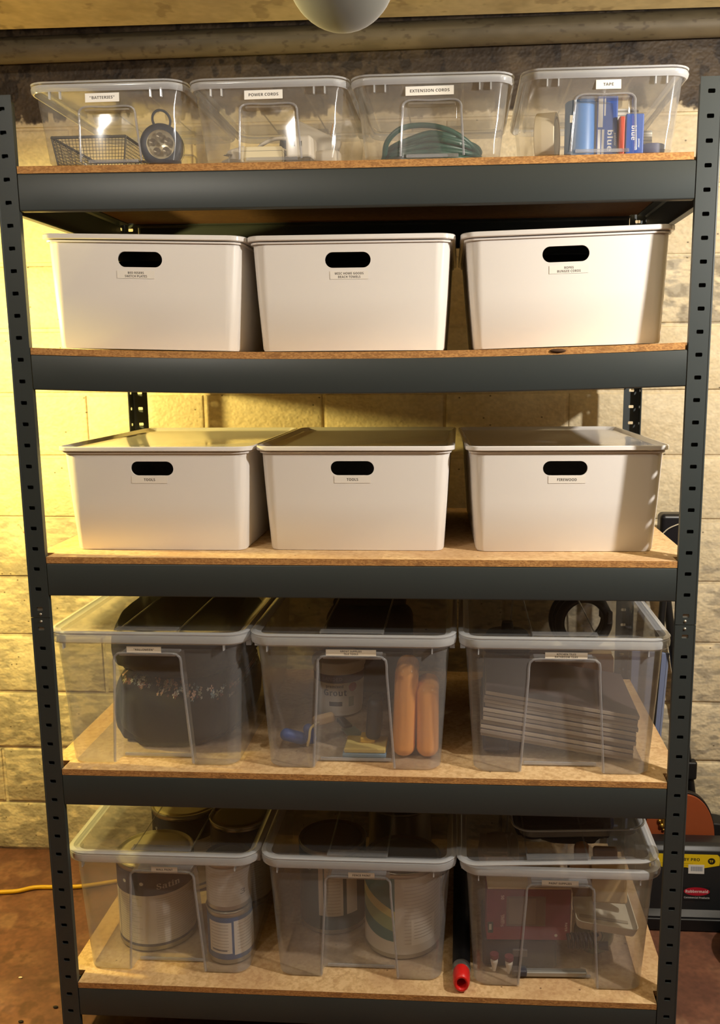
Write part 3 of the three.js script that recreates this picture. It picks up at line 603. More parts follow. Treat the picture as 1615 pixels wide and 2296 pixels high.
{ // grout box
  const sponge = (x, z, w, h, d, roll, label) => {
    const t = thing('sponge', label, 'sponge', [x, y4 + 0.0008, z], 0, 'orange sponges in the grout box');
    mesh('block', rbox(w, h, d, Math.min(w, d) * 0.45, 0, h / 2, 0, 6), std(0xf2a548, 0.85), t);
    mesh('wrap', rbox(w + 0.0014, h + 0.0014, d + 0.0014, Math.min(w, d) * 0.46, 0, h / 2 + 0.0007, 0, 6), phys(0xffffff, 0.07, { transmission: 0.97, thickness: 0, ior: 1.4 }), t);
    t.rotation.z = roll; return t;
  };
  sponge(0.080, -0.119, 0.045, 0.186, 0.098, -0.045, 'taller orange sponge standing left of its twin in the clear box');
  sponge(0.128, -0.119, 0.043, 0.148, 0.098, 0.0, 'shorter orange sponge standing at the right wall of the clear box');
  const tubTex = canvasTex(1024, 256, (c, w, h) => {
    c.fillStyle = '#e4ddd4'; c.fillRect(0, 0, w, h); c.fillStyle = '#4a3560'; c.fillRect(0, 8, w, 56); c.fillStyle = '#9d92b0'; c.font = 'bold 34px sans-serif'; c.fillText('SANDED', 540, 48);
    c.fillStyle = '#3b3345'; c.font = 'bold 26px sans-serif'; c.fillText('premixed', 560, 96); c.font = 'bold 58px sans-serif'; c.fillText('Grout', 540, 150);
    c.fillStyle = '#c2504a'; c.beginPath(); c.arc(745, 96, 30, 0, 7); c.fill();
    c.fillStyle = '#454048'; c.fillRect(580, 190, 90, 30); c.fillStyle = '#9aa08e'; c.fillRect(715, 160, 40, 66);
  });
  let t = thing('grout_tub', 'white grout tub with a purple banded label inside the middle clear box', 'tub', [-0.078, y4 + 0.0006, -0.335], Math.PI - 0.72);
  mesh('body', lathe([[0, 0], [0.048, 0], [0.050, 0.002], [0.057, 0.112], [0.057, 0.116]], 48), std(0xe2dcd0, 0.5), t);
  mesh('label', lathe([[0.0517, 0.012], [0.0568, 0.099]], 48), std(0xffffff, 0.55, 0, { map: tubTex }), t);
  mesh('lid', lathe([[0.0585, 0.106], [0.0595, 0.108], [0.0595, 0.121], [0.058, 0.123], [0.053, 0.123], [0.052, 0.120], [0, 0.120]], 48), std(0xd9d4c6, 0.45), t);
  t = thing('masking_brush', 'blue handled brush with a cream band at the left of the grout box', 'brush', [-0.128, y4 + 0.002, -0.125], 0.5);
  const blue = std(0x2c4f94, 0.5);
  mesh('handle', merge([at(new THREE.CapsuleGeometry(0.0125, 0.034, 8, 18).rotateZ(1.15), -0.016, 0.0215, 0), at(new THREE.CapsuleGeometry(0.011, 0.022, 8, 18).rotateZ(0.25), 0.016, 0.0235, 0.006)]), blue, t);
  mesh('band', tube([[0.006, 0.004, 0.018], [0.008, 0.022, 0.024], [0.014, 0.040, 0.018], [0.034, 0.046, 0.008]], 0.0026, 30, 8), std(0xdcc68a, 0.6), t);
  mesh('ferrule', rbox(0.045, 0.020, 0.018, 0.006, 0.052, 0.043, 0).rotateZ(0.08), std(0xc4a274, 0.6), t);
  t = thing('grout_float', 'grout float with yellow pad, blue base and dark handle in the clear box', 'float', [0.004, y4 + 0.0006, -0.108]);
  mesh('base', rbox(0.086, 0.008, 0.070, 0.0025, 0, 0.004, 0), std(0x6f95b4, 0.6), t); mesh('pad', rbox(0.082, 0.010, 0.066, 0.003, 0.001, 0.0132, 0), std(0xd8bf6c, 0.8), t);
  mesh('strap', rbox(0.030, 0.012, 0.03, 0.003, 0.004, 0.024, -0.008), std(0xcfa636, 0.6), t);
  mesh('handle', rbox(0.030, 0.085, 0.05, 0.012, 0.012, 0.068, -0.012, 4).rotateZ(-0.08), std(0x23252c, 0.6), t);
  t = thing('paint_scraper', 'grey green plastic scraper lying left of the grout float', 'scraper', [-0.030, y4 + 0.0012, -0.185], 0.5);
  mesh('blade', rbox(0.03, 0.004, 0.06, 0.001, 0, 0.004, 0), std(0x7d8a78, 0.5), t); mesh('grip', rbox(0.018, 0.012, 0.05, 0.004, 0, 0.007, -0.05), std(0x30363a, 0.6), t);
  t = thing('mortar_bag', 'tall dark grey paper bag standing at the back of the grout box', 'bag', [-0.02, y4 + 0.0006, -0.465]);
  mesh('sack', rbox(0.20, 0.205, 0.10, 0.03, 0, 0.1025, 0, 4), std(0x3a3026, 0.85), t); mesh('top_fold', rbox(0.17, 0.016, 0.03, 0.006, 0, 0.213, 0), std(0x4a3c2c, 0.85), t);
}
{ // tiles: eleven slabs leaning down to the right, each one a thing
  const geo = rbox(0.296, 0.0078, 0.250, 0.0012), mats = [0xa89a88, 0x9c8f80, 0xb0a290, 0x948678].map(c => { const e = std(c, 0.6), f = std(0x5c4c48, 0.35); return [e, e, f, e, e, e]; });  // top faces coloured darker to stand in for the shade on them
  let proto;
  const names = ['lowest', 'second lowest', 'third lowest', 'fourth lowest', 'fifth lowest', 'middle', 'fifth highest', 'fourth highest', 'third highest', 'second highest', 'topmost'];
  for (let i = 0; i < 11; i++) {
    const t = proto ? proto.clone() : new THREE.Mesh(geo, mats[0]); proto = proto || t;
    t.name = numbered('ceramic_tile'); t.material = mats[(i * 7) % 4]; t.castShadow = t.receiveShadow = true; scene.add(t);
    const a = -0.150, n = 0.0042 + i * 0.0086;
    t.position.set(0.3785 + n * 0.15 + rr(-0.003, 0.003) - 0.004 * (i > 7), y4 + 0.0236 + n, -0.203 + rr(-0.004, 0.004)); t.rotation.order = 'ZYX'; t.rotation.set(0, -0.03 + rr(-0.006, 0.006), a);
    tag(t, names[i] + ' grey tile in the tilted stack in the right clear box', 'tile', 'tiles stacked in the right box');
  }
  const wedge = thing('tile_spacer_bag', 'flat dark packet under the raised left end of the tile stack', 'packet', [0.262, y4 + 0.0006, -0.19]);
  mesh('pouch', rbox(0.05, 0.030, 0.16, 0.008, 0, 0.015, 0, 3), std(0x3a3a4a, 0.7), wedge); mesh('seal', rbox(0.05, 0.002, 0.012, 0.0008, 0, 0.012, 0.085), std(0x4a4a5c, 0.7), wedge);
  const roll = thing('black_hose_coil', 'round black coil standing behind the tiles in the right clear box', 'hose', [0.470, y4 + 0.178, -0.455], 0.15);
  mesh('coil', merge([0, 1, 2].map(i => new THREE.TorusGeometry(0.062 - 0.003 * i, 0.011, 12, 48).translate(0, 0, i * 0.019 - 0.02))), std(0x211f1e, 0.35), roll);
  mesh('tie', rbox(0.012, 0.03, 0.07, 0.003, 0.056, 0.012, 0), std(0x4a4640, 0.6), roll);
  const stand = thing('cardboard_carton', 'brown cardboard carton at the back of the right clear box', 'carton', [0.400, y4 + 0.0006, -0.460]);
  mesh('case', rbox(0.28, 0.100, 0.09, 0.003, 0, 0.05, 0), std(0x6a4c34, 0.8), stand); mesh('tape_strip', box(0.281, 0.0008, 0.03, 0, 0.1004, 0), std(0xa88c60, 0.4), stand);
  const puck = thing('black_sanding_disc', 'low black disc lying left behind the tiles in the right clear box', 'disc', [0.300, y4 + 0.1022, -0.455]);
  mesh('body', lathe([[0, 0], [0.052, 0], [0.056, 0.006], [0.056, 0.028], [0.046, 0.046], [0.02, 0.052], [0, 0.052]], 40), std(0x201e1c, 0.5), puck); mesh('knob', cyl(0.012, 0.016, 0.02, 20, 0, 0.06, 0), std(0x3a3836, 0.5), puck);
}
// ------------------------------------------------------------------ things in the boxes of the bottom shelf
function paintCan(o) {
  const t = thing('paint_can', o.label, 'paint can', o.at, o.turn || 0, o.group);
  const { r, h } = o, metal = std(0xb3aea0, 0.3, 0.8);
  mesh('body', lathe([[0, 0], [r - 0.001, 0], [r, 0.003], [r - 0.0015, 0.006], [r - 0.0015, h - 0.008], [r, h - 0.006], [r + 0.001, h - 0.002], [r - 0.001, h]], 56), o.bare || metal, t);
  if (o.tex) mesh('label', lathe([[r - 0.0006, 0.010], [r - 0.0006, h - 0.012]], 56), std(0xffffff, 0.5, 0, { map: o.tex }), t);
  mesh('lid', lathe([[r - 0.001, h], [r - 0.004, h + 0.0005], [r - 0.006, h - 0.004], [r - 0.010, h - 0.005], [r - 0.013, h - 0.001], [r - 0.02, h - 0.0015], [0, h - 0.0015]], 56), o.lidMat || metal, t);
  if (o.bail) {
    const P = []; for (let i = 0; i <= 20; i++) { const a = Math.PI * (0.0 + i / 20); P.push([-(r + 0.004) * Math.cos(a), h * 0.72 - 0.085 * Math.sin(a), 0.012 + (r + 0.004) * Math.sin(a) * 0.98]); }
    mesh('bail_handle', tube(P, 0.0013, 60, 6), metal, t);
    for (const s of [-1, 1]) mesh('ear', at(new THREE.CylinderGeometry(0.009, 0.009, 0.004, 20).rotateZ(Math.PI / 2), s * (r + 0.001), h * 0.72, 0.012), metal, t);
  }
  return t;
}
{
  const blueLabel = canvasTex(1024, 384, (c, w, h) => {
    c.fillStyle = '#d8d2c8'; c.fillRect(0, 0, w, h); c.fillStyle = '#30364e'; c.fillRect(0, 0, w, 118); c.fillStyle = '#d0d2d8'; for (const x of [418, 504]) { c.beginPath(); c.arc(x, 56, 9, 0, 7); c.fill(); } c.font = 'bold 40px serif'; c.fillText('Satin', 565, 88); c.fillText('Satin', 60, 84);
    c.fillStyle = '#b9b2a6'; for (let y = 134; y < h - 20; y += 12) for (const x0 of [20, 300, 560, 830]) c.fillRect(x0, y, 150 + (y * 37 + x0) % 60, 3);
    c.fillStyle = '#39405c'; c.fillRect(0, h - 14, w, 14); c.fillRect(364, 0, 5, h - 12);
  });
  const G = 'paint cans in the left box of the bottom shelf', zinc2 = std(0x9a958a, 0.35, 0.7), y = y5 + 0.0005;
  paintCan({ label: 'big paint can with dark blue band and white label, front left in its box', group: G, at: [-0.4655, y, -0.184], r: 0.0825, h: 0.190, turn: Math.PI, tex: blueLabel, bail: true, lidMat: std(0xcfc19a, 0.5, 0.2) });
  paintCan({ label: 'paint can with a shiny cream lid behind the dark blue banded can', group: G, at: [-0.462, y, -0.405], r: 0.082, h: 0.190, tex: blueLabel, turn: 2, lidMat: std(0xc9b98a, 0.35, 0.4) });
  paintCan({ label: 'wide paint can with a yellowish lid behind the stacked small cans', group: G, at: [-0.313, y, -0.330], r: 0.070, h: 0.200, turn: 1, tex: blueLabel, lidMat: std(0x8d7a3c, 0.5, 0.3) });
  const small1 = canvasTex(512, 256, (c, w, h) => { c.fillStyle = '#3c5f92'; c.fillRect(0, 0, w, h); c.fillStyle = '#ded9d0'; c.fillRect(200, 30, 92, 190); c.fillRect(300, 24, 110, 206); c.fillStyle = '#b3aca2'; for (let k = 0; k < 9; k++) { c.fillRect(210, 44 + k * 19, 70, 4); c.fillRect(312, 44 + k * 19, 84, 4); } c.fillStyle = '#6a6f80'; c.fillRect(214, 196, 60, 10); });
  paintCan({ label: 'small blue paint can with a white label, under a pale can', group: G, at: [-0.2875, y, -0.116], r: 0.048, h: 0.116, tex: small1, turn: 3.0 });
  const pale = canvasTex(512, 256, (c, w, h) => { c.fillStyle = '#d2ccc2'; c.fillRect(0, 0, w, h); c.fillStyle = '#bdb5a8'; for (let k = 0; k < 12; k++) c.fillRect(40, 20 + k * 18, 420, 3); c.fillStyle = '#6f675c'; c.font = 'bold 48px sans-serif'; c.fillText('3', 330, 190); });
  paintCan({ label: 'small pale can with a dark lid, stacked on the small blue can', group: G, at: [-0.2885, y + 0.1168, -0.118], r: 0.0465, h: 0.105, tex: pale, turn: 3.0, lidMat: std(0x4a3c2a, 0.5, 0.3) });
}
{
  const G = 'paint cans in the middle box of the bottom shelf', y = y5 + 0.0005;
  const tealTex = canvasTex(1024, 384, (c, w, h) => {
    c.fillStyle = '#d9d3c8'; c.fillRect(0, 0, w, h);
    c.save(); c.beginPath(); c.moveTo(240, 0); c.lineTo(490, 0); c.lineTo(490, 320); c.quadraticCurveTo(380, 318, 240, 250); c.closePath(); c.clip();
    c.fillStyle = '#2f6f74'; c.fillRect(200, 0, 320, h); c.fillStyle = '#c9bf7a'; c.beginPath(); c.ellipse(330, 150, 230, 54, 0.35, 0, 7); c.fill(); c.fillStyle = '#8fa476'; c.beginPath(); c.ellipse(400, 205, 200, 34, 0.35, 0, 7); c.fill(); c.restore();
    c.fillStyle = '#b7afa4'; for (let k = 0; k < 17; k++) c.fillRect(530, 40 + k * 18, 170 + (k * 53) % 60, 3);
    c.fillStyle = '#ece8df'; c.fillRect(560, 210, 120, 130); c.fillStyle = '#b0a89c'; for (let k = 0; k < 6; k++) c.fillRect(572, 226 + k * 16, 90, 3);
  });
  paintCan({ label: 'paint can with teal and yellow label, front right in the middle box', group: G, at: [0.070, y, -0.186], r: 0.0815, h: 0.192, tex: tealTex, turn: Math.PI, bail: true });
  const dark = canvasTex(1024, 384, (c, w, h) => { c.fillStyle = '#23464e'; c.fillRect(0, 0, w, h); c.fillStyle = '#d0c8bc'; c.fillRect(452, 60, 24, 250); c.fillRect(482, 56, 90, 256); c.fillRect(590, 60, 60, 250); c.fillStyle = '#b0a79a'; for (let k = 0; k < 14; k++) c.fillRect(492, 74 + k * 17, 66, 3); c.strokeStyle = '#9fb6b8'; c.lineWidth = 3; c.beginPath(); c.arc(400, 70, 12, 0, 7); c.stroke(); });
  paintCan({ label: 'dark teal paint can with a narrow white label, back left in the middle box', group: G, at: [-0.0885, y, -0.255], r: 0.0745, h: 0.192, tex: dark, turn: 3.2, lidMat: std(0x7a5c3a, 0.55, 0.2) });
  paintCan({ label: 'plain grey paint can at the back of the middle box', group: G, at: [0.050, y, -0.430], r: 0.0765, h: 0.192, turn: 0 });
}
{ // right box
  const y = y5 + 0.0006;
  const maroon = canvasTex(768, 512, (c, w, h) => {
    c.fillStyle = '#7c2440'; c.fillRect(0, 0, w, h); c.fillStyle = '#8d2c44'; c.fillRect(0, 380, w, 132); c.fillStyle = '#7a6d68'; c.fillRect(180, 70, 360, 300); c.fillStyle = '#8a7d74'; c.fillRect(200, 90, 250, 260);
    c.fillStyle = '#d9c8c0'; c.font = 'bold 40px sans-serif';
    for (const [s, x, yy, q] of [['50', 130, 60, 40], ['SHEETS', 130, 260, 34], ['FINE GRIT', 150, 250, 20], ['PAPER', 720, 330, 30]]) { c.save(); c.font = 'bold ' + q + 'px sans-serif'; c.translate(x, yy); c.rotate(Math.PI / 2); c.fillText(s, 0, 0); c.restore(); }
    c.fillStyle = '#e0d4c8'; c.beginPath(); c.arc(640, 462, 15, 0, 7); c.fill(); c.fillStyle = '#30484a'; c.fillRect(10, 330, 50, 110); c.fillStyle = '#d0d8d0'; c.fillRect(22, 350, 24, 60);
  });
  let t = thing('maroon_carton', 'maroon printed carton standing at the left of the right bottom box', 'carton', [0.330, y + 0.0655, -0.112], 0.04);
  mesh('case', planarUV(rbox(0.168, 0.112, 0.05, 0.002, 0, 0.056, 0), (px, py) => [px / 0.168 + 0.5, py / 0.112]), std(0xffffff, 0.5, 0, { map: maroon }), t);
  mesh('top_flap', rbox(0.166, 0.004, 0.052, 0.001, 0, 0.1145, 0), std(0xd9c2a2, 0.7), t);
  mesh('side_flap', rbox(0.003, 0.104, 0.05, 0.001, 0.086, 0.054, 0), std(0xe0cdb4, 0.7), t);
  t = thing('tool_case', 'low dark grey tool case under the maroon carton', 'tool case', [0.315, y, -0.165]);
  mesh('case', rbox(0.150, 0.064, 0.15, 0.008, 0, 0.032, 0, 3), std(0x2c2e38, 0.5), t); mesh('latch', rbox(0.03, 0.016, 0.006, 0.002, 0, 0.036, 0.077), std(0x57504c, 0.5), t);
  for (const [x, z, l] of [[0.263, -0.078, 'left'], [0.2925, -0.072, 'right']]) {
    const b = thing('caulk_nozzle', 'white pointed nozzle standing tip down, ' + l + ' of the pair in the box', 'nozzle', [x, y, z], 0, 'white nozzles in the right bottom box');
    mesh('cone', lathe([[0, 0.0], [0.0030, 0.001], [0.0075, 0.022], [0.0075, 0.030], [0.0, 0.031]], 20), std(0xe4ddd0, 0.5), b); mesh('collar', cyl(0.009, 0.009, 0.008, 20, 0, 0.035, 0), std(0x6a2834, 0.5), b);
  }
  t = thing('paint_brush', 'wide wooden paint brush with pale bristles right of the maroon carton', 'brush', [0.4465, y + 0.116, -0.185], 0.05, 'brushes in the right bottom box');
  mesh('bristles', rbox(0.052, 0.055, 0.018, 0.005, 0, 0.02, 0, 3), std(0x8a6230, 0.85), t); mesh('ferrule', rbox(0.055, 0.022, 0.02, 0.003, 0, 0.058, 0), std(0xb9a98a, 0.35, 0.5), t); mesh('handle', at(new THREE.CapsuleGeometry(0.012, 0.03, 6, 16).scale(1.3, 1, 0.7), 0, 0.088, 0), std(0xa87440, 0.55), t);
  t = thing('paint_brush', 'broad cream brush leaning at the right wall of the right bottom box', 'brush', [0.505, y + 0.108, -0.165], -0.15, 'brushes in the right bottom box');
  mesh('bristles', rbox(0.072, 0.072, 0.020, 0.006, 0, 0.036, 0, 3), std(0xd0b078, 0.85), t); mesh('ferrule', rbox(0.070, 0.024, 0.022, 0.003, 0, 0.084, 0), std(0xc7b48c, 0.5), t); mesh('handle', rbox(0.05, 0.03, 0.016, 0.007, -0.006, 0.108, 0, 3), std(0x8a5c34, 0.55), t); t.rotation.z = 0.06;
  t = thing('paint_tray', 'cream plastic paint tray tilted under the brushes in the right bottom box', 'tray', [0.4875, y + 0.086, -0.170]);
  mesh('pan', loft([plainOutline(0.118, 0.16, 0.012, 0.0), plainOutline(0.126, 0.17, 0.014, 0.018), plainOutline(0.122, 0.166, 0.012, 0.018), plainOutline(0.114, 0.156, 0.010, 0.003)], { cap0: true, cap1: true }), std(0xd2c8b0, 0.5), t); mesh('ridge', rbox(0.10, 0.003, 0.008, 0.001, 0, 0.0045, 0.04), std(0xa89c84, 0.6), t); t.rotation.z = -0.14;
  t = thing('black_coil', 'short coil of black springy cable below the cream paint tray', 'cable', [0.440, y + 0.068, -0.088]);
  { const P = []; for (let k = 0; k <= 110; k++) { const a = k / 110 * 14 * Math.PI; P.push([-0.030 + 0.060 * k / 110, 0.013 * Math.cos(a), 0.013 * Math.sin(a)]); } mesh('winding', tube(P, 0.0034, 260, 7), std(0x1d1c22, 0.5), t); mesh('plug', cyl(0.007, 0.009, 0.018, 16).rotateZ(1.57).translate(0.042, -0.01, 0), std(0x2a2930, 0.5), t); }
  t = thing('glass_bowl', 'grey green glass bowl lying on its side low in the right bottom box', 'bowl', [0.472, y + 0.046, -0.150]);
  t.scale.setScalar(0.74);
  mesh('bowl', lathe([[0.018, 0.05], [0.034, 0.044], [0.048, 0.028], [0.054, 0.006], [0.056, 0.0], [0.051, 0.004], [0.045, 0.026], [0.032, 0.039], [0.016, 0.045]], 48).rotateX(1.15), phys(0xa9b8ae, 0.2, { transmission: 0.5, thickness: 0, ior: 1.5 }), t);
  mesh('foot', at(new THREE.TorusGeometry(0.018, 0.003, 8, 32).rotateX(Math.PI / 2), 0, 0.05, 0).rotateX(1.15), std(0x8fa096, 0.3), t);
  t = thing('scraper_blade', 'long flat grey scraper blade lying on the floor of the right bottom box', 'scraper', [0.385, y + 0.0006, -0.072], 0.04);
  mesh('blade', rbox(0.125, 0.010, 0.016, 0.002, 0, 0.005, 0), std(0x9a968e, 0.4, 0.4), t); mesh('grip', rbox(0.03, 0.014, 0.02, 0.004, -0.072, 0.0072, 0), std(0x3a3840, 0.6), t);
  t = thing('rag', 'crumpled white rag under the lid at the left of the right bottom box', 'rag', [0, 0, 0]);
  mesh('cloth', clothBlob(0.268, y + 0.218, -0.160, 0.042, 0.026, 0.05, 23, 0.5, null, y + 0.185), std(0xcfc6b8, 0.85), t);
  t = thing('clear_tray', 'clear rounded tray standing on the ajar lid of the right bottom box', 'tray', [0.430, deck[4] + 0.2885, -0.185], 0.0);
  mesh('shell', loft([plainOutline(0.235, 0.16, 0.03, 0), plainOutline(0.25, 0.175, 0.034, 0.020), plainOutline(0.262, 0.187, 0.038, 0.021)], { cap0: true }), lidPP, t); mesh('rim', new THREE.TubeGeometry(new THREE.CatmullRomCurve3(plainOutline(0.262, 0.187, 0.038, 0.021), true), 90, 0.0022, 6, true), rimPP, t); t.rotation.z = 0.045;
  t = thing('dark_blue_cloth', 'dark blue cloth lying just under the lid in the right bottom box', 'cloth', [0, 0, 0]);
  mesh('fabric', clothBlob(0.42, y + 0.222, -0.36, 0.125, 0.026, 0.145, 31, 0.3, null, y + 0.196), std(0x20243a, 0.85), t);
}
{ // black tube with the red end between two boxes
  const t = thing('black_tube_tool', 'black tube with a red open end lying between two clear boxes, bottom shelf', 'tool', [0.1965, deck[4] + 0.0226, -0.020]);
  mesh('tube', lathe([[0, -0.50], [0.0165, -0.50], [0.018, -0.495], [0.018, -0.036], [0, -0.036]], 28).rotateX(Math.PI / 2), std(0x121214, 0.45), t);
  mesh('collar', lathe([[0.0182, -0.040], [0.0190, -0.038], [0.0190, -0.024], [0.0182, -0.022], [0.012, -0.022]], 32).rotateX(Math.PI / 2), std(0x9c9c98, 0.3, 0.8), t);
  mesh('red_cap', lathe([[0.0176, -0.023], [0.0188, -0.016], [0.0182, 0.004], [0.0160, 0.011], [0.0128, 0.0130], [0.0098, 0.010], [0.0088, 0.0], [0.0082, -0.014], [0, -0.015]], 36).rotateX(Math.PI / 2).scale(0.92, 1.12, 1), phys(0xd8201c, 0.4, { clearcoat: 0.4 }), t);
  t.rotation.x = 0.02;
}
// ------------------------------------------------------------------ round the rack
{
  const yel = mesh('yellow_cord', tube([[-1.6, 0.0062, -0.50], [-1.30, 0.0062, -0.55], [-1.10, 0.0062, -0.515], [-1.01, 0.0062, -0.522], [-0.965, 0.0062, -0.530], [-0.93, 0.0062, -0.548], [-0.88, 0.0062, -0.553], [-0.81, 0.0062, -0.560], [-0.70, 0.0062, -0.60], [-0.60, 0.0062, -0.655]], 0.0056, 120, 10), std(0xd9a80c, 0.5));
  tag(yel, 'yellow extension cord lying on the red brown floor at the left', 'cord');
  const chip = (name, label, cat, x, z, m, s) => { const g = new THREE.IcosahedronGeometry(s, 1); g.scale(1.3, 0.45, 0.8); const o = mesh(name, at(g, x, s * 0.45 + 0.0004, z), m); o.rotation.y = 0; tag(o, label, cat); };
  chip('paint_flake', 'tiny white flake on the floor left of the rack', 'flake', -0.798, -0.197, std(0xe8dcc0, 0.7), 0.0035);
  chip('dark_crumb', 'dark crumb on the floor just left of the rack post', 'crumb', -0.676, -0.106, std(0x1e1410, 0.8), 0.0045);
  chip('dark_crumb', 'dark crumb on the floor at the lower left, farther from the post', 'crumb', -0.730, -0.058, std(0x1e1410, 0.8), 0.0045);
}
{ // lobby dust pan
  const black = std(0x1a1c1e, 0.42), t = thing('dustpan', 'black upright dustpan with a yellow sticker and a red oval badge behind the right post', 'dustpan', [0.755, 0, -0.545]);
  const prof = new THREE.Shape(); prof.moveTo(0.075, 0.002); prof.lineTo(0.080, 0.035); prof.lineTo(0.066, 0.045); prof.lineTo(0.046, 0.188); prof.quadraticCurveTo(0.040, 0.198, 0.030, 0.198); prof.lineTo(-0.035, 0.180); prof.lineTo(-0.040, 0.002); prof.closePath();
  const hood = new THREE.ExtrudeGeometry(prof, { depth: 0.28, bevelEnabled: true, bevelSize: 0.006, bevelThickness: 0.006, bevelSegments: 3, curveSegments: 8 }); hood.rotateY(-Math.PI / 2); hood.translate(0.15, 0, 0);
  mesh('hood', crease(hood, 0.5), black, t);
  mesh('lip', rbox(0.292, 0.032, 0.014, 0.004, 0.01, 0.018, 0.084), std(0x0d0e0f, 0.5), t);
  const yt = canvasTex(640, 256, (c, w, h) => { c.fillStyle = '#e3c218'; c.fillRect(0, 0, w, h); c.fillStyle = '#1c1a12'; c.font = 'bold 44px sans-serif'; c.fillText('LOBBY PRO', 225, 72); c.beginPath(); c.arc(568, 70, 34, 0, 7); c.fill(); c.fillStyle = '#e3c218'; c.font = 'bold 34px sans-serif'; c.fillText('TF', 548, 83); c.fillStyle = '#b09212'; for (let k = 0; k < 5; k++) c.fillRect(40, 100 + k * 22, 360 + (k * 71) % 180, 5); });
  const slope = 0.1385, zf = y => 0.0722 - (y - 0.045) * 0.1399;
  const yg = (() => { const s = new THREE.Shape(); s.moveTo(-0.10, 0.152); s.lineTo(-0.012, 0.152); s.lineTo(0.010, 0.147); s.lineTo(0.067, 0.158); s.quadraticCurveTo(0.069, 0.17, 0.067, 0.180); s.lineTo(0.062, 0.184); s.lineTo(-0.10, 0.184); s.closePath(); const g = new THREE.ExtrudeGeometry(s, { depth: 0.0005, bevelEnabled: false }); planarUV(g, (x, y) => [(x + 0.10) / 0.167, (y - 0.126) / 0.058]); return g; })();
  const lay = (name, g, m) => { const q = mesh(name, g, m, t); const p = g.attributes.position; for (let i = 0; i < p.count; i++) p.setZ(i, p.getZ(i) + zf(p.getY(i)) + 0.0006); p.needsUpdate = true; return q; };
  lay('yellow_sticker', yg, std(0xffffff, 0.5, 0, { map: yt }));
  const bar = canvasTex(256, 128, (c, w, h) => { c.fillStyle = '#dcdad4'; c.fillRect(0, 0, w, h); c.fillStyle = '#5b6a80'; let x = 40; for (let k = 0; k < 26; k++) { const q = 2 + (k * 7) % 5; c.fillRect(x, 26, q, 66); x += q + 2 + (k * 5) % 4; } });
  lay('barcode_sticker', planarUV(box(0.038, 0.022, 0.0004, 0.012, 0.148, 0.0006), (x, y) => [(x + 0.007) / 0.038, (y - 0.137) / 0.022]), std(0xffffff, 0.5, 0, { map: bar }));
  const badge = canvasTex(768, 384, (c, w, h) => { c.fillStyle = '#1a1c1e'; c.fillRect(0, 0, w, h); c.fillStyle = '#b0182c'; c.beginPath(); c.ellipse(384, 130, 372, 118, 0, 0, 7); c.fill(); c.fillStyle = '#e8dcd8'; c.font = 'bold 112px sans-serif'; c.textAlign = 'center'; c.fillText('Rubbermaid', 384, 168); c.font = 'bold 72px sans-serif'; c.fillStyle = '#c9c9c6'; c.fillText('Commercial Products', 384, 330, 740); });
  lay('red_badge', planarUV(box(0.064, 0.033, 0.0004, 0.014, 0.088, 0), (x, y) => [(x + 0.018) / 0.064, (y - 0.0715) / 0.033]), std(0xffffff, 0.45, 0, { map: badge }));
}
{ // two long handled tools behind the rack
  let t = thing('broom', 'black broom with a blocky grip and a pale hanging loop behind the middle shelf', 'broom', [0.712, 0, -0.662]);
  mesh('handle', cyl(0.009, 0.009, 0.84, 20, -0.048, 0.47, 0).rotateZ(-0.045), std(0x141414, 0.5), t);
  mesh('grip', rbox(0.062, 0.125, 0.05, 0.012, -0.002, 0.935, 0, 4), std(0x17161a, 0.35), t);
  mesh('hanging_loop', tube([[0.016, 0.975, 0.026], [0.004, 0.972, 0.030], [-0.018, 0.962, 0.034], [-0.034, 0.945, 0.034], [-0.042, 0.935, 0.03]], 0.0016, 30, 8), std(0xb9b09a, 0.5), t);
  mesh('loop_clip', rbox(0.008, 0.016, 0.006, 0.002, 0.018, 0.976, 0.026), zinc, t);
  mesh('bristle_head', rbox(0.08, 0.075, 0.045, 0.012, -0.055, 0.04, 0), std(0x26231f, 0.85), t);
  t = thing('pole', 'slanting black pole between the clear boxes and the right post', 'pole', [0, 0, 0]);
  const A = V(0.701, 0.86, -0.700), B = V(0.815, 0.20, -0.728), g = new THREE.CylinderGeometry(0.011, 0.011, A.distanceTo(B), 20); g.applyQuaternion(new THREE.Quaternion().setFromUnitVectors(V(0, 1, 0), A.clone().sub(B).normalize()));
  mesh('shaft', g.translate(...A.clone().add(B).multiplyScalar(0.5).toArray()), std(0x121212, 0.5), t);
  mesh('collar', rbox(0.034, 0.05, 0.03, 0.006, 0.800, 0.300, -0.722), std(0x161616, 0.5), t); mesh('end_cap', at(new THREE.SphereGeometry(0.0125, 16, 12), ...A.toArray()), std(0x161616, 0.5), t);
}
{ // leaning blue panel
  const g = rbox(0.11, 0.62, 0.012, 0.003, 0, 0.31, 0); const t = thing('plastic_panel', 'blue grey plastic panel leaning on the wall behind the right end of the rack', 'panel', [0.640, 0.003, -0.715]);
  mesh('sheet', g, std(0x7b86a6, 0.6), t); mesh('edge_strip', rbox(0.006, 0.62, 0.014, 0.002, 0.057, 0.31, 0), std(0x8b94ae, 0.6), t); t.rotation.z = -0.055; t.rotation.x = -0.018;
}
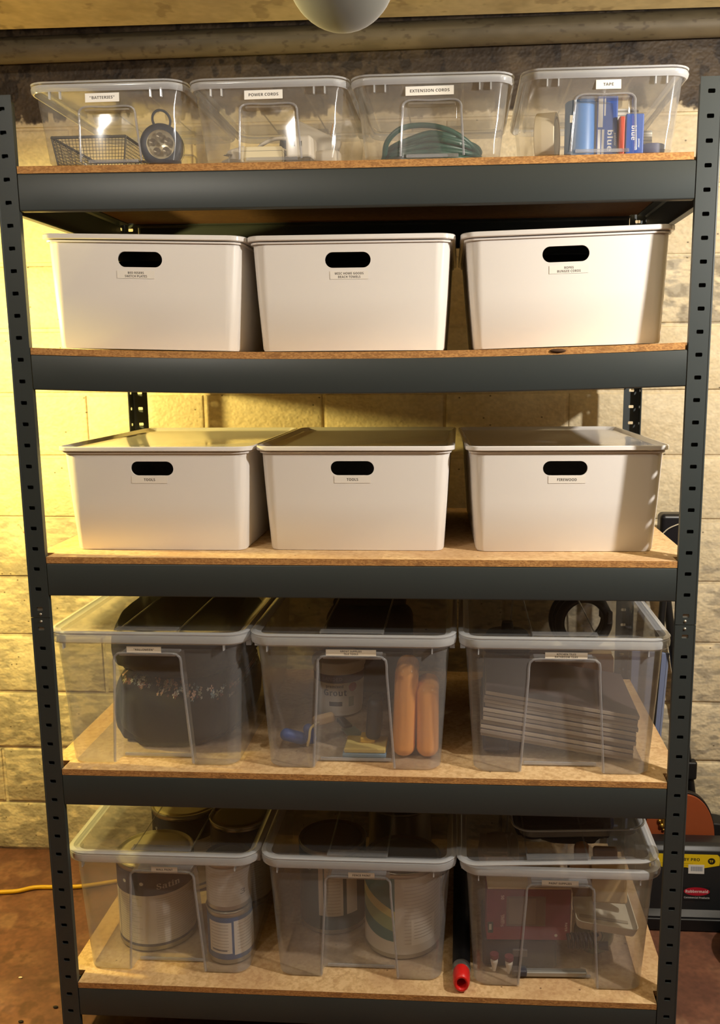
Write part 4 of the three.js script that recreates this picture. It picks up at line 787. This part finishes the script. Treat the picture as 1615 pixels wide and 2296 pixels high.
{ // brown rounded case with crest
  const t = thing('leather_case', 'orange brown rounded case with a gold crest and black body behind the rack', 'case', [0.752, 0.205, -0.625]);
  const D = (w, h, r) => { const s = new THREE.Shape(); s.moveTo(-w, 0); s.lineTo(w, 0); s.bezierCurveTo(w * 1.06, h * 0.55, w * 0.72, h, w * 0.1, h); s.lineTo(-w * 0.1, h); s.bezierCurveTo(-w * 0.72, h, -w * 1.06, h * 0.55, -w, 0); return s; };
  const ext = (s, d, b) => new THREE.ExtrudeGeometry(s, { depth: d, bevelEnabled: true, bevelSize: b, bevelThickness: b, bevelSegments: 3, curveSegments: 24 });
  const y0 = -0.066;
  mesh('front_panel', at(ext(D(0.088, 0.142), 0.006, 0.001), 0, y0, 0.012), std(0x9a4a22, 0.6), t);
  mesh('rim', at(ext(D(0.0905, 0.146), 0.012, 0.002), 0, y0 - 0.001, -0.004), std(0x1a1410, 0.5), t);
  mesh('body', at(ext(D(0.12, 0.175), 0.05, 0.004), 0.085, y0 - 0.130, -0.070), std(0x141414, 0.6), t);
  mesh('base', rbox(0.20, 0.135, 0.035, 0.008, 0.07, -0.137, -0.022), std(0x121212, 0.6), t);
  const crest = [new THREE.TorusGeometry(0.020, 0.0035, 8, 28)]; for (let k = 0; k < 14; k++) { const a = k / 14 * 6.283; crest.push(at(new THREE.SphereGeometry(0.0042 + 0.0016 * (k % 3), 8, 6), (0.026 + 0.003 * (k % 2)) * Math.cos(a), (0.028 + 0.003 * (k % 2)) * Math.sin(a), 0)); }
  crest.push(new THREE.SphereGeometry(0.013, 14, 10).scale(1, 1.2, 0.4)); mesh('crest', at(merge(crest), -0.022, 0.006, 0.021), std(0xb89040, 0.3, 0.9), t);
}
{ // dark bucket at the right edge
  const t = thing('dark_bucket', 'dark brown round bucket on the floor at the right edge', 'bucket', [0.918, 0.001, -0.34]);
  mesh('body', lathe([[0, 0], [0.085, 0], [0.09, 0.004], [0.112, 0.045], [0.115, 0.07], [0.111, 0.07], [0.107, 0.046], [0.086, 0.008], [0, 0.006]], 48), std(0x2c1e14, 0.6), t); mesh('rim', at(new THREE.TorusGeometry(0.113, 0.003, 8, 48).rotateX(Math.PI / 2), 0, 0.07, 0), std(0x3a281a, 0.6), t);
}
renderer.render(scene, camera);
